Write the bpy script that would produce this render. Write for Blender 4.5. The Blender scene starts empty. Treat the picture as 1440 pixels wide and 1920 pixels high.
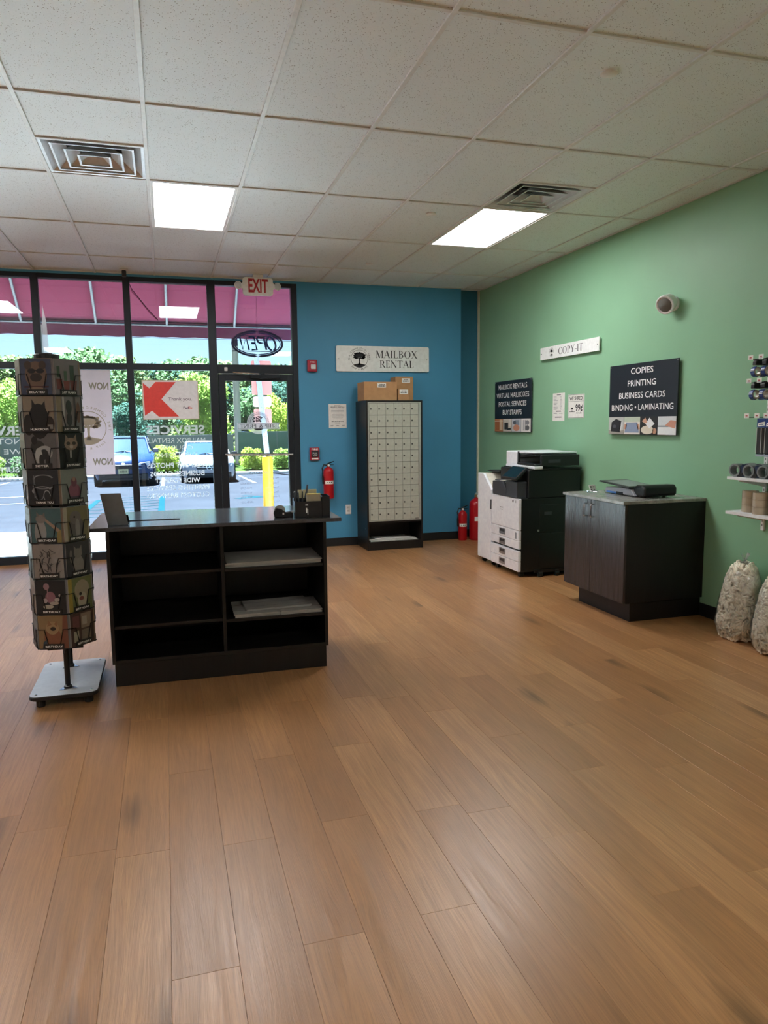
import bpy, bmesh, math, random
from mathutils import Vector, Matrix
random.seed(7)
PI = math.pi
SC = bpy.context.scene
COL = SC.collection

# ------------------------------------------------------------------ camera
def set_camera():
    yaw, pitch, roll = 0.2897, 0.1224, -0.0103
    cy, sy, cp, sp = math.cos(yaw), math.sin(yaw), math.cos(pitch), math.sin(pitch)
    fw = Vector((sy*cp, cy*cp, -sp)); rt = Vector((cy, -sy, 0)); up = rt.cross(fw)
    c, s = math.cos(roll), math.sin(roll)
    r2 = c*rt + s*up; u2 = c*up - s*rt
    cam = bpy.data.cameras.new('camera')
    cam.sensor_fit = 'VERTICAL'; cam.sensor_height = 36.0; cam.lens = 1363.45/1920*36.0
    cam.clip_start = 0.05; cam.clip_end = 500
    o = bpy.data.objects.new('camera', cam); COL.objects.link(o)
    m = Matrix((r2, u2, -fw)).transposed().to_4x4()
    m.translation = Vector((0.6443, -2.9187, 1.4969))
    o.matrix_world = m
    SC.camera = o
set_camera()

# ------------------------------------------------------------------ world, sun, exposure
SKY_STRENGTH = 0.085
SUN_STRENGTH = 62.0
LAMP_STRENGTH = 10.5
EXPOSURE = 1.12
def set_light():
    w = bpy.data.worlds.new('sky'); SC.world = w; w.use_nodes = True
    nt = w.node_tree; nt.nodes.clear()
    out = nt.nodes.new('ShaderNodeOutputWorld'); bg = nt.nodes.new('ShaderNodeBackground')
    sky = nt.nodes.new('ShaderNodeTexSky'); sky.sky_type = 'NISHITA'
    sky.sun_disc = False; sky.sun_elevation = math.radians(56); sky.sun_rotation = 0
    sky.air_density = 1.0; sky.dust_density = 0.6; sky.ozone_density = 1.0
    nt.links.new(sky.outputs[0], bg.inputs[0]); bg.inputs[1].default_value = SKY_STRENGTH
    nt.links.new(bg.outputs[0], out.inputs[0])
    l = bpy.data.lights.new('sun', 'SUN'); l.energy = SUN_STRENGTH; l.angle = math.radians(0.6); l.color = (1.0, 0.95, 0.87)
    o = bpy.data.objects.new('sun', l); COL.objects.link(o)
    e = math.radians(56); d = Vector((0.12, -math.cos(e), -math.sin(e)))
    o.rotation_euler = d.to_track_quat('-Z', 'Y').to_euler(); o.location = (0, 20, 25)
    v = SC.view_settings
    SC.display_settings.display_device = 'sRGB'
    v.view_transform = 'Standard'; v.look = 'None'; v.gamma = 1.0; v.use_curve_mapping = False; v.exposure = EXPOSURE
    SC.cycles.max_bounces = 10; SC.cycles.diffuse_bounces = 5; SC.cycles.glossy_bounces = 4
    SC.cycles.transmission_bounces = 6; SC.cycles.transparent_max_bounces = 24
    SC.cycles.caustics_reflective = False; SC.cycles.caustics_refractive = False
    SC.cycles.sample_clamp_indirect = 8.0
set_light()

# ------------------------------------------------------------------ materials
def lin(c):
    if isinstance(c, str): c = tuple(int(c[i:i+2], 16) for i in (0, 2, 4))
    def f(v):
        v /= 255.0
        return v/12.92 if v <= 0.04045 else ((v+0.055)/1.055)**2.4
    return tuple(f(v) for v in c)
class N:
    """small node-graph helper"""
    def __init__(s, name):
        s.m = bpy.data.materials.new(name); s.m.use_nodes = True
        s.nt = s.m.node_tree; s.nt.nodes.clear()
        s.out = s.n('ShaderNodeOutputMaterial')
    def n(s, t, **kw):
        x = s.nt.nodes.new(t)
        for k, v in kw.items(): setattr(x, k, v)
        return x
    def l(s, a, b): s.nt.links.new(a, b)
    def val(s, sock, v):
        if hasattr(v, 'is_output'): s.l(v, sock)
        else: sock.default_value = v
    def noise(s, vec, scale, detail=3, rough=0.5):
        x = s.n('ShaderNodeTexNoise'); x.inputs['Scale'].default_value = scale
        x.inputs['Detail'].default_value = detail; x.inputs['Roughness'].default_value = rough
        if vec is not None: s.l(vec, x.inputs['Vector'])
        return x.outputs['Fac']
    def ramp(s, fac, stops):
        x = s.n('ShaderNodeValToRGB'); e = x.color_ramp.elements
        while len(e) < len(stops): e.new(0.5)
        for i, (p, c) in enumerate(stops):
            e[i].position = p; e[i].color = (c[0], c[1], c[2], 1) if not isinstance(c, float) else (c, c, c, 1)
        s.l(fac, x.inputs[0]); return x.outputs[0]
    def mix(s, fac, a, b, blend='MIX'):
        x = s.n('ShaderNodeMix', data_type='RGBA', blend_type=blend)
        s.val(x.inputs[0], fac)
        for sock, v in ((x.inputs[6], a), (x.inputs[7], b)):
            if isinstance(v, tuple): v = (v[0], v[1], v[2], 1)
            s.val(sock, v)
        return x.outputs[2]
    def math(s, op, a, b=0.0):
        x = s.n('ShaderNodeMath', operation=op); s.val(x.inputs[0], a); s.val(x.inputs[1], b); return x.outputs[0]
    def coords(s, kind='Object'): return s.n('ShaderNodeTexCoord').outputs[kind]
    def scaled(s, vec, sc, off=None):
        x = s.n('ShaderNodeMapping'); s.l(vec, x.inputs[0]); x.inputs['Scale'].default_value = sc
        if off is not None: s.l(off, x.inputs['Location'])
        return x.outputs[0]
    def rand_off(s, k=37.0):
        r = s.n('ShaderNodeObjectInfo').outputs['Random']
        c = s.n('ShaderNodeCombineXYZ')
        s.l(s.math('MULTIPLY', r, k), c.inputs[0]); s.l(s.math('MULTIPLY', r, k*2.3), c.inputs[1]); s.l(s.math('MULTIPLY', r, k*0.7), c.inputs[2])
        return r, c.outputs[0]
    def bsdf(s, col, rough=0.5, metal=0.0, spec=0.5, bump=None, bump_d=0.002, coat=0.0, trans=0.0):
        b = s.n('ShaderNodeBsdfPrincipled')
        if isinstance(col, tuple): col = (col[0], col[1], col[2], 1)
        s.val(b.inputs['Base Color'], col); s.val(b.inputs['Roughness'], rough)
        b.inputs['Metallic'].default_value = metal; b.inputs['Specular IOR Level'].default_value = spec
        b.inputs['Coat Weight'].default_value = coat
        if bump is not None:
            bp = s.n('ShaderNodeBump'); bp.inputs['Distance'].default_value = bump_d; bp.inputs['Strength'].default_value = 0.6
            s.l(bump, bp.inputs['Height']); s.l(bp.outputs[0], b.inputs['Normal'])
        s.l(b.outputs[0], s.out.inputs[0])
        return b
_mats = {}
def M(name, col, rough=0.5, metal=0.0, var=0.06, scale=30.0, spec=0.5, bump=0.0):
    """plain painted / plastic / metal material with slight procedural mottling"""
    if name in _mats: return _mats[name]
    n = N(name); c = lin(col)
    f = n.noise(n.coords(), scale, 4)
    colr = n.ramp(f, [(0.3, tuple(v*(1-var) for v in c)), (0.7, tuple(min(1, v*(1+var)) for v in c))])
    n.bsdf(colr, rough, metal, spec, bump=f if bump else None, bump_d=bump or 0.001)
    _mats[name] = n.m; return n.m
def P(hexcol):
    return M('print_' + hexcol, hexcol, 0.55, var=0.03, scale=60)
def mat_planks():
    n = N('oak plank'); r, off = n.rand_off()
    co = n.coords()
    v = n.scaled(co, (1, 1, 1), off)
    warp = n.noise(n.scaled(v, (7, 0.9, 1)), 1.0, 3)
    wv = n.n('ShaderNodeVectorMath', operation='ADD'); n.l(n.scaled(v, (1, 1, 1)), wv.inputs[0])
    cmb = n.n('ShaderNodeCombineXYZ'); n.l(n.math('MULTIPLY', warp, 0.10), cmb.inputs[0]); n.l(cmb.outputs[0], wv.inputs[1])
    grain = n.noise(n.scaled(wv.outputs[0], (90, 2.2, 1)), 1.0, 6, 0.6)
    fine = n.noise(n.scaled(wv.outputs[0], (420, 7, 1)), 1.0, 3, 0.6)
    blotch = n.noise(n.scaled(v, (9, 1.6, 1)), 1.0, 3, 0.55)
    tone = n.ramp(r, [(0.0, lin('ac7a4e')), (0.35, lin('b98656')), (0.7, lin('c18d5d')), (1.0, lin('ce9c6a'))])
    c1 = n.mix(n.ramp(grain, [(0.38, 0.0), (0.68, 1.0)]), n.mix(0.5, tone, lin('966a46')), tone)
    c2 = n.mix(n.ramp(blotch, [(0.3, 0.42), (0.62, 0.0)]), c1, lin('8f6844'))
    c3 = n.mix(n.ramp(fine, [(0.36, 0.3), (0.52, 0.0)]), c2, lin('775236'))
    vo = n.n('ShaderNodeTexVoronoi'); n.l(n.scaled(wv.outputs[0], (4.2, 1.1, 1)), vo.inputs['Vector']); vo.inputs['Scale'].default_value = 1.0
    knot = n.math('ADD', vo.outputs['Distance'], n.math('MULTIPLY', n.math('SUBTRACT', grain, 0.5), 0.10))
    c4 = n.mix(n.ramp(knot, [(0.04, 0.75), (0.2, 0.0)]), c3, lin('5a4028'))
    b = n.bsdf(c4, n.ramp(grain, [(0.3, 0.36), (0.7, 0.28)]), spec=0.75, bump=fine, bump_d=0.0006)
    return n.m
def mat_tile():
    n = N('fissured ceiling tile'); r, off = n.rand_off()
    v = n.scaled(n.coords(), (1, 1, 1), off)
    a = n.n('ShaderNodeTexVoronoi'); n.l(v, a.inputs['Vector']); a.inputs['Scale'].default_value = 95
    big = n.noise(v, 26, 2)
    hole = n.math('ADD', a.outputs['Distance'], n.math('MULTIPLY', big, 0.35))
    f = n.ramp(hole, [(0.315, 1.0), (0.37, 0.0)])
    base = n.mix(n.noise(v, 140, 2), lin('e1e7eb'), lin('ebf1f4'))
    c = n.mix(f, base, lin('6f6a64'))
    n.bsdf(c, 0.5, spec=0.55, bump=n.math('SUBTRACT', 1.0, f), bump_d=0.002)
    return n.m
def mat_paint(name, col, tex=0.0):
    n = N(name); v = n.coords('Object'); f = n.noise(v, 2.5, 3); g = n.noise(v, 260, 2)
    c = lin(col)
    n.bsdf(n.ramp(f, [(0.3, tuple(x*0.97 for x in c)), (0.7, tuple(x*1.03 for x in c))]), 0.48, spec=0.4, bump=g, bump_d=0.0005)
    return n.m
def mat_laminate(name, dark, light, rough=0.4):
    n = N(name); v = n.coords('Object')
    g = n.noise(n.scaled(v, (130, 130, 3)), 1.0, 5, 0.6)
    n.bsdf(n.ramp(g, [(0.35, lin(dark)), (0.7, lin(light))]), rough, spec=0.45, bump=g, bump_d=0.0003)
    return n.m
def mat_stone(name, a, b, rough=0.25):
    n = N(name); v = n.coords('Object')
    g = n.noise(v, 14, 8, 0.65); h = n.noise(v, 160, 3)
    c = n.mix(n.ramp(h, [(0.4, 0.0), (0.7, 0.6)]), n.ramp(g, [(0.35, lin(a)), (0.65, lin(b))]), lin(a))
    n.bsdf(c, rough, spec=0.5); return n.m
def mat_glass(name, tint=(0.76, 0.88, 0.97), rough=0.0, k=1.6):
    n = N(name)
    t = n.n('ShaderNodeBsdfTransparent'); t.inputs[0].default_value = (*tint, 1)
    g = n.n('ShaderNodeBsdfGlossy'); g.inputs['Roughness'].default_value = rough; g.inputs[0].default_value = (0.9, 0.95, 1, 1)
    fr = n.n('ShaderNodeFresnel'); fr.inputs[0].default_value = 1.5
    dirt = n.noise(n.coords(), 3.0, 3)
    fac = n.math('ADD', n.math('MULTIPLY', fr.outputs[0], k), n.math('MULTIPLY', dirt, 0.01))
    mx = n.n('ShaderNodeMixShader'); n.l(fac, mx.inputs[0]); n.l(t.outputs[0], mx.inputs[1]); n.l(g.outputs[0], mx.inputs[2])
    n.l(mx.outputs[0], n.out.inputs[0]); return n.m
def mat_film(name, col, alpha, rough=0.3):
    """translucent vinyl / plastic film"""
    n = N(name)
    t = n.n('ShaderNodeBsdfTransparent')
    b = n.n('ShaderNodeBsdfPrincipled'); c = lin(col)
    f = n.noise(n.coords(), 25, 3)
    n.l(n.ramp(f, [(0.3, tuple(x*0.95 for x in c)), (0.7, c)]), b.inputs['Base Color']); b.inputs['Roughness'].default_value = rough
    tl = n.n('ShaderNodeBsdfTranslucent'); tl.inputs[0].default_value = (*c, 1)
    m0 = n.n('ShaderNodeMixShader'); m0.inputs[0].default_value = 0.5; n.l(b.outputs[0], m0.inputs[1]); n.l(tl.outputs[0], m0.inputs[2])
    mx = n.n('ShaderNodeMixShader'); mx.inputs[0].default_value = alpha
    n.l(t.outputs[0], mx.inputs[1]); n.l(m0.outputs[0], mx.inputs[2]); n.l(mx.outputs[0], n.out.inputs[0]); return n.m
def mat_cloth(name, col, trans=0.5):
    n = N(name); c = lin(col)
    f = n.noise(n.coords(), 6, 4); colr = n.ramp(f, [(0.3, tuple(x*0.93 for x in c)), (0.7, c)])
    d = n.n('ShaderNodeBsdfDiffuse'); t = n.n('ShaderNodeBsdfTranslucent'); n.l(colr, d.inputs[0]); n.l(colr, t.inputs[0])
    mx = n.n('ShaderNodeMixShader'); mx.inputs[0].default_value = trans
    n.l(d.outputs[0], mx.inputs[1]); n.l(t.outputs[0], mx.inputs[2]); n.l(mx.outputs[0], n.out.inputs[0]); return n.m
def mat_leaf(name, a, b):
    n = N(name); r = n.n('ShaderNodeObjectInfo').outputs['Random']
    f = n.noise(n.coords(), 2.2, 4, 0.7)
    c = n.ramp(f, [(0.3, lin(a)), (0.65, lin(b))])
    d = n.n('ShaderNodeBsdfDiffuse'); t = n.n('ShaderNodeBsdfTranslucent'); n.l(c, d.inputs[0]); n.l(c, t.inputs[0])
    mx = n.n('ShaderNodeMixShader'); mx.inputs[0].default_value = 0.5
    n.l(d.outputs[0], mx.inputs[1]); n.l(t.outputs[0], mx.inputs[2]); n.l(mx.outputs[0], n.out.inputs[0]); return n.m
def mat_emit(name, col, strength):
    n = N(name); e = n.n('ShaderNodeEmission'); e.inputs[0].default_value = (*col, 1); e.inputs[1].default_value = strength
    n.l(e.outputs[0], n.out.inputs[0]); return n.m
def mat_ground(name, a, b, scale, rough=0.9):
    n = N(name); v = n.coords('Object'); f = n.noise(v, scale, 6, 0.65); g = n.noise(v, scale*12, 3)
    c = n.mix(n.ramp(g, [(0.4, 0.0), (0.65, 0.35)]), n.ramp(f, [(0.35, lin(a)), (0.65, lin(b))]), lin(a))
    n.bsdf(c, 1.0, spec=0.0, bump=g, bump_d=0.004); return n.m

BLACK = M('black plastic', '1a1b1d', 0.42)
BLACKM = M('black coated metal', '141518', 0.38, 0.3)
WIRE = M('black wire', '121214', 0.4, 0.2)
WHITE = M('white plastic', 'e9e9ea', 0.4)
WHITEP = M('white paper', 'e6e5e0', 0.7)
GREYP = M('grey plastic', '8d9094', 0.45)
CHROME = M('brushed steel', 'c6c8ca', 0.22, 1.0)
INK = M('black ink', '15171c', 0.6)
WINK = M('white lettering', 'f2f3f2', 0.5)
RED = M('red enamel', 'b3131f', 0.28)
FRAME = M('dark bronze aluminium', '20262e', 0.42, 0.35)
ESP = mat_laminate('espresso laminate', '0d0b0a', '171312', 0.42)
ESP_SHEEN = mat_laminate('espresso door sheen tone', '2a2523', '433c3b', 0.25)  # door tone lightened to carry the window's sheen in its colour
KRAFT = M('kraft cardboard', 'b58a60', 0.8, var=0.08, scale=18)
TILE = mat_tile(); PLANK = mat_planks()
BLUEW = mat_paint('blue wall paint', '4a93ba'); GREENW = mat_paint('green wall paint', '8ab996')
OTHERW = mat_paint('pale wall paint', 'e6e4de')
GLASS = mat_glass('window glass')
VINYL = mat_film('white window vinyl', 'f4f5f8', 0.75)
CLEAR = mat_glass('clear acrylic', (0.93, 0.95, 0.96))
STONE = mat_stone('grey speckled counter', '7d7d79', 'a9a9a3', 0.22)
DSTONE = mat_stone('dark speckled counter', '3f4146', '595b61', 0.13)
GREYLEAF = None

# ------------------------------------------------------------------ mesh builder
class MB:
    def __init__(s, org=(0, 0, 0)):
        s.v = []; s.f = []; s.mi = []; s.mats = []; s.o = Vector(org)
    def mid(s, m):
        if m not in s.mats: s.mats.append(m)
        return s.mats.index(m)
    def add(s, vs, fs, m):
        b = len(s.v); k = s.mid(m)
        s.v += [Vector(p) - s.o for p in vs]
        for f in fs: s.f.append([b+i for i in f]); s.mi.append(k)
    def box(s, x0, x1, y0, y1, z0, z1, m, mat=None):
        vs = [(x, y, z) for z in (z0, z1) for y in (y0, y1) for x in (x0, x1)]
        if mat is not None: vs = [mat @ Vector(p) for p in vs]
        s.add(vs, [(0, 2, 3, 1), (4, 5, 7, 6), (0, 1, 5, 4), (2, 6, 7, 3), (0, 4, 6, 2), (1, 3, 7, 5)], m)
    def poly(s, pts, m): s.add(pts, [tuple(range(len(pts)))], m)
    def prism(s, pts, vec, m):
        """pts: planar polygon in 3-D, extruded along vec"""
        n = len(pts); vec = Vector(vec)
        vs = [Vector(p) for p in pts] + [Vector(p)+vec for p in pts]
        fs = [tuple(range(n))[::-1], tuple(range(n, 2*n))] + [(i, (i+1) % n, n+(i+1) % n, n+i) for i in range(n)]
        s.add(vs, fs, m)
    def tube(s, pts, r, m, n=8, closed=False, caps=True):
        pts = [Vector(p) for p in pts]; L = len(pts); rings = []
        for i, p in enumerate(pts):
            a = pts[i-1] if (i > 0 or closed) else p; b = pts[(i+1) % L] if (i < L-1 or closed) else p
            d = (b-a)
            d = d.normalized() if d.length > 1e-9 else Vector((0, 0, 1))
            if i == 0 or not rings: ref = Vector((0, 0, 1)) if abs(d.z) < 0.9 else Vector((1, 0, 0))
            u = d.cross(ref).normalized(); w = d.cross(u).normalized()
            rr = r[i] if isinstance(r, (list, tuple)) else r
            rings.append([p + rr*(math.cos(2*PI*k/n)*u + math.sin(2*PI*k/n)*w) for k in range(n)])
        vs = [q for R in rings for q in R]; fs = []
        for i in range(L if closed else L-1):
            a = i*n; b = ((i+1) % L)*n
            for k in range(n): fs.append((a+k, a+(k+1) % n, b+(k+1) % n, b+k))
        if caps and not closed: fs += [tuple(range(n))[::-1], tuple(range((L-1)*n, L*n))]
        s.add(vs, fs, m)
    def cyl(s, p0, p1, r, m, n=20, r1=None): s.tube([p0, p1], [r, r if r1 is None else r1], m, n)
    def lathe(s, prof, base, axis, m, n=24):
        """prof: [(radius, height)] revolved about axis through base"""
        a = Vector(axis).normalized(); ref = Vector((0, 0, 1)) if abs(a.z) < 0.9 else Vector((1, 0, 0))
        u = a.cross(ref).normalized(); w = a.cross(u); base = Vector(base); vs = []; fs = []
        for r, h in prof:
            vs += [base + a*h + r*(math.cos(2*PI*k/n)*u + math.sin(2*PI*k/n)*w) for k in range(n)]
        for i in range(len(prof)-1):
            for k in range(n): fs.append((i*n+k, i*n+(k+1) % n, (i+1)*n+(k+1) % n, (i+1)*n+k))
        shut = prof[0] == prof[-1]
        if prof[0][0] > 1e-6 and not shut: fs.append(tuple(range(n))[::-1])
        if prof[-1][0] > 1e-6 and not shut: fs.append(tuple(range((len(prof)-1)*n, len(prof)*n)))
        s.add(vs, fs, m)
    def ball(s, c, r, m, n=12, sc=(1, 1, 1)):
        vs = []; fs = []; c = Vector(c); k2 = n//2
        for i in range(k2+1):
            t = PI*i/k2
            for k in range(n):
                p = 2*PI*k/n
                vs.append(c + Vector((r*sc[0]*math.sin(t)*math.cos(p), r*sc[1]*math.sin(t)*math.sin(p), r*sc[2]*math.cos(t))))
        for i in range(k2):
            for k in range(n): fs.append((i*n+k, (i+1)*n+k, (i+1)*n+(k+1) % n, i*n+(k+1) % n))
        s.add(vs, fs, m)
    def mesh(s, name, bevel=0.0, smooth=None, seg=1, weld=False):
        me = bpy.data.meshes.new(name); me.from_pydata([tuple(p) for p in s.v], [], s.f)
        for m in s.mats: me.materials.append(m)
        me.polygons.foreach_set('material_index', s.mi)
        if bevel or weld:
            bm = bmesh.new(); bm.from_mesh(me)
            if weld: bmesh.ops.remove_doubles(bm, verts=bm.verts, dist=1e-5)
            if bevel:
                bm.normal_update()
                es = [e for e in bm.edges if len(e.link_faces) == 2 and e.calc_face_angle(0) > 0.5]
                bmesh.ops.bevel(bm, geom=es, offset=bevel, offset_type='OFFSET', segments=seg, profile=0.5, affect='EDGES', clamp_overlap=True)
            bm.to_mesh(me); bm.free()
        if smooth:
            me.polygons.foreach_set('use_smooth', [True]*len(me.polygons)); me.set_sharp_from_angle(angle=math.radians(smooth))
        me.update(); return me
    def build(s, name, parent=None, bevel=0.0, smooth=None, seg=1, label=None, weld=False):
        return link(name, s.mesh(name, bevel, smooth, seg, weld), parent, label)
def link(name, me, parent=None, label=None):
    o = bpy.data.objects.new(name, me); COL.objects.link(o)
    if parent is not None: o.parent = parent
    if label: o['label'] = label
    return o
def thing(name, label, cat, loc=(0, 0, 0), rz=0.0, group=None):
    o = bpy.data.objects.new(name, None); COL.objects.link(o); o.location = loc; o.rotation_euler = (0, 0, rz)
    o.empty_display_size = 0.05
    return tag(o, label, cat, group)
def tag(o, label, cat, group=None):
    o['label'] = label; o['category'] = cat
    if group: o['group'] = group
    return o
def struct(o, label=None, cat=None):
    o['kind'] = 'structure'
    if label: o['label'] = label
    if cat: o['category'] = cat
    return o
def stuff(o): o['kind'] = 'stuff'; return o
def center_origin(o):
    """move a single-mesh thing's origin to the bottom centre of its mesh"""
    me = o.data; xs = [v.co for v in me.vertices]
    lo = Vector((min(p[i] for p in xs) for i in range(3))); hi = Vector((max(p[i] for p in xs) for i in range(3)))
    c = Vector(((lo.x+hi.x)/2, (lo.y+hi.y)/2, lo.z)); me.transform(Matrix.Translation(-c)); o.location = o.location + c
    return o
def dup(root, loc, rz=None, label=None, group=None):
    r = root.copy(); COL.objects.link(r); r.location = loc
    if rz is not None: r.rotation_euler = (0, 0, rz)
    if label: r['label'] = label
    if group: r['group'] = group
    for ch in list(root.children):
        c = ch.copy(); COL.objects.link(c); c.parent = r
        for g in list(ch.children):
            d = g.copy(); COL.objects.link(d); d.parent = c
    return r

# ------------------------------------------------------------------ flat lettering
class Fr:
    """a flat frame: origin, u (reading direction), v (up), n (out of the surface)"""
    def __init__(s, o, u, v): s.o = Vector(o); s.u = Vector(u); s.v = Vector(v); s.n = s.u.cross(s.v)
    def at(s, x, y, d=0.0): return s.o + s.u*x + s.v*y + s.n*d
_txt = {}
def text_geo(body, bold=0.0):
    k = (body, bold)
    if k not in _txt:
        c = bpy.data.curves.new('t', 'FONT'); c.body = body; c.size = 1.0; c.offset = bold; c.resolution_u = 3
        o = bpy.data.objects.new('t', c); me = o.to_mesh()
        vs = [(p.co.x, p.co.y) for p in me.vertices]; fs = [tuple(p.vertices) for p in me.polygons]
        o.to_mesh_clear(); bpy.data.objects.remove(o); bpy.data.curves.remove(c)
        _txt[k] = (vs, fs)
    return _txt[k]
CAP = 0.72
def text(mb, fr, body, x, y, cap, m, width=None, align='C', bold=0.0, d=0.0008, flip=False):
    """cap: capital height; width: overall width (stretches); x,y: baseline anchor"""
    vs, fs = text_geo(body, bold)
    x0 = min(p[0] for p in vs); x1 = max(p[0] for p in vs)
    sy = cap/CAP; sx = sy if width is None else width/(x1-x0); w = (x1-x0)*sx
    ox = {'L': 0, 'C': -w/2, 'R': -w}[align]
    mb.add([fr.at(x+ox+(p[0]-x0)*sx, y+p[1]*sy, d) for p in vs], fs, m)
    return w
def arc_text(mb, fr, body, cx, cy, r, cap, a0, a1, m, d=0.0008, inside=False, bold=0.0):
    n = len(body)
    for i, ch in enumerate(body):
        if ch == ' ': continue
        a = a0 + (a1-a0)*(i/(n-1) if n > 1 else 0.5)
        vs, fs = text_geo(ch, bold); xm = (min(p[0] for p in vs)+max(p[0] for p in vs))/2; s = cap/CAP
        t = a - PI/2 if not inside else a + PI/2
        ct, st = math.cos(t), math.sin(t); px, py = cx+r*math.cos(a), cy+r*math.sin(a); out = []
        for p in vs:
            qx, qy = (p[0]-xm)*s, (p[1]-CAP/2)*s
            out.append(fr.at(px+qx*ct-qy*st, py+qx*st+qy*ct, d))
        mb.add(out, fs, m)
def ellipse(mb, fr, cx, cy, rx, ry, m, d=0.0006, n=24, a0=0.0, a1=2*PI):
    mb.poly([fr.at(cx+rx*math.cos(a0+(a1-a0)*k/n), cy+ry*math.sin(a0+(a1-a0)*k/n), d) for k in range(n if abs(a1-a0-2*PI) < 1e-6 else n+1)], m)
def band(mb, fr, cx, cy, ro, ri, m, d=0.0006, n=40, a0=0.0, a1=2*PI):
    """ro, ri: (rx, ry) outer and inner radii"""
    vs = []; fs = []
    for k in range(n+1):
        a = a0+(a1-a0)*k/n
        vs += [fr.at(cx+ro[0]*math.cos(a), cy+ro[1]*math.sin(a), d), fr.at(cx+ri[0]*math.cos(a), cy+ri[1]*math.sin(a), d)]
    for k in range(n): fs.append((2*k, 2*k+2, 2*k+3, 2*k+1))
    mb.add(vs, fs, m)
def rect(mb, fr, x0, x1, y0, y1, m, d=0.0004): mb.poly([fr.at(x0, y0, d), fr.at(x1, y0, d), fr.at(x1, y1, d), fr.at(x0, y1, d)], m)
def shape(mb, fr, pts, m, d=0.0006): mb.poly([fr.at(x, y, d) for x, y in pts], m)
T, TH, SF = 0.125, 0.045, 0.035
SERIF_W = dict(M=1.0, A=.82, I=.36, L=.66, B=.72, O=.9, X=.84, R=.78, E=.66, N=.88, T=.76, C=.82, P=.68, Y=.8, S=.62, H=.88)
SERIF_W['-'] = .4; SERIF_W[' '] = .38; SERIF_W['&'] = .9
def serif_glyph(ch):
    """strokes of a roman capital in a unit cap-height box: list of ('p', points) and ('b', cx, cy, ro, ri, a0, a1)"""
    g = []
    q = lambda *p: g.append(('p', list(p)))
    r = lambda x0, x1, y0, y1: q((x0, y0), (x1, y0), (x1, y1), (x0, y1))
    def stem(x, w=T, y0=0, y1=1, s0=True, s1=True):
        r(x-w/2, x+w/2, y0, y1)
        if s0: r(x-w/2-.075, x+w/2+.075, y0, y0+SF)
        if s1: r(x-w/2-.075, x+w/2+.075, y1-SF, y1)
    def diag(xa, ya, xb, yb, w): q((xa-w/2, ya), (xa+w/2, ya), (xb+w/2, yb), (xb-w/2, yb))
    def ser(x, y, w=.12): r(x-w, x+w, y, y+SF)
    if ch == 'I': stem(.18)
    elif ch == 'L': stem(.19); r(.12, .6, 0, .045); r(.56, .6, 0, .22)
    elif ch == 'E':
        stem(.19); r(.12, .58, 0, .045); r(.12, .56, .955, 1); r(.2, .46, .5, .545); r(.54, .58, 0, .2); r(.52, .56, .82, 1); r(.43, .46, .43, .62)
    elif ch == 'T': stem(.38, s1=False); r(.04, .72, .955, 1); r(.04, .075, .8, 1); r(.685, .72, .8, 1)
    elif ch == 'H': stem(.19); stem(.69); r(.2, .68, .49, .535)
    elif ch == 'N': stem(.15, TH); stem(.74, TH, s0=False); diag(.74, 0, .15, 1, .14)
    elif ch == 'M': stem(.14, TH, s1=False); stem(.84, T, s1=False); diag(.49, 0, .17, 1, .13); diag(.47, 0, .82, 1, TH); ser(.12, 1-SF, .09); ser(.87, 1-SF, .09)
    elif ch == 'A': diag(.1, 0, .41, 1, TH); diag(.7, 0, .4, 1, .14); r(.22, .6, .33, .37); ser(.1, 0); ser(.7, 0)
    elif ch == 'X': diag(.7, 0, .14, 1, .14); diag(.12, 0, .68, 1, TH); ser(.12, 0); ser(.7, 0); ser(.14, 1-SF); ser(.68, 1-SF)
    elif ch == 'Y': diag(.4, .45, .12, 1, .13); diag(.4, .45, .7, 1, TH); r(.34, .465, 0, .47); ser(.4, 0, .14); ser(.12, 1-SF); ser(.7, 1-SF, .1)
    elif ch == 'O': g.append(('b', .45, .5, (.4, .52), (.28, .485), 0, 2*PI))
    elif ch == 'C': g.append(('b', .45, .5, (.4, .52), (.275, .48), .62, 2*PI-.62)); r(.735, .77, .66, .95); r(.74, .77, .12, .25)
    elif ch in 'PR':
        stem(.19); g.append(('b', .3, .735, (.32, .265), (.2, .225), -PI/2, PI/2)); r(.2, .31, .955, 1); r(.2, .31, .47, .51)
        if ch == 'R': diag(.68, 0, .38, .5, .14); ser(.7, 0, .09)
    elif ch == 'B':
        stem(.19); g.append(('b', .28, .75, (.28, .25), (.17, .21), -PI/2, PI/2)); g.append(('b', .28, .265, (.36, .265), (.235, .225), -PI/2, PI/2))
        r(.12, .3, .96, 1); r(.12, .3, .49, .53); r(.12, .3, 0, .04)
    elif ch == 'S':
        g.append(('b', .31, .745, (.22, .27), (.13, .235), .5, PI*1.5)); g.append(('b', .31, .255, (.24, .27), (.14, .235), -PI/2-.9, PI/2))
        q((.2, .56), (.3, .48), (.42, .47), (.3, .6)); r(.48, .51, .74, .95); r(.08, .11, .06, .28)
    elif ch == '-': r(.06, .34, .32, .4)
    return g
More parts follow.
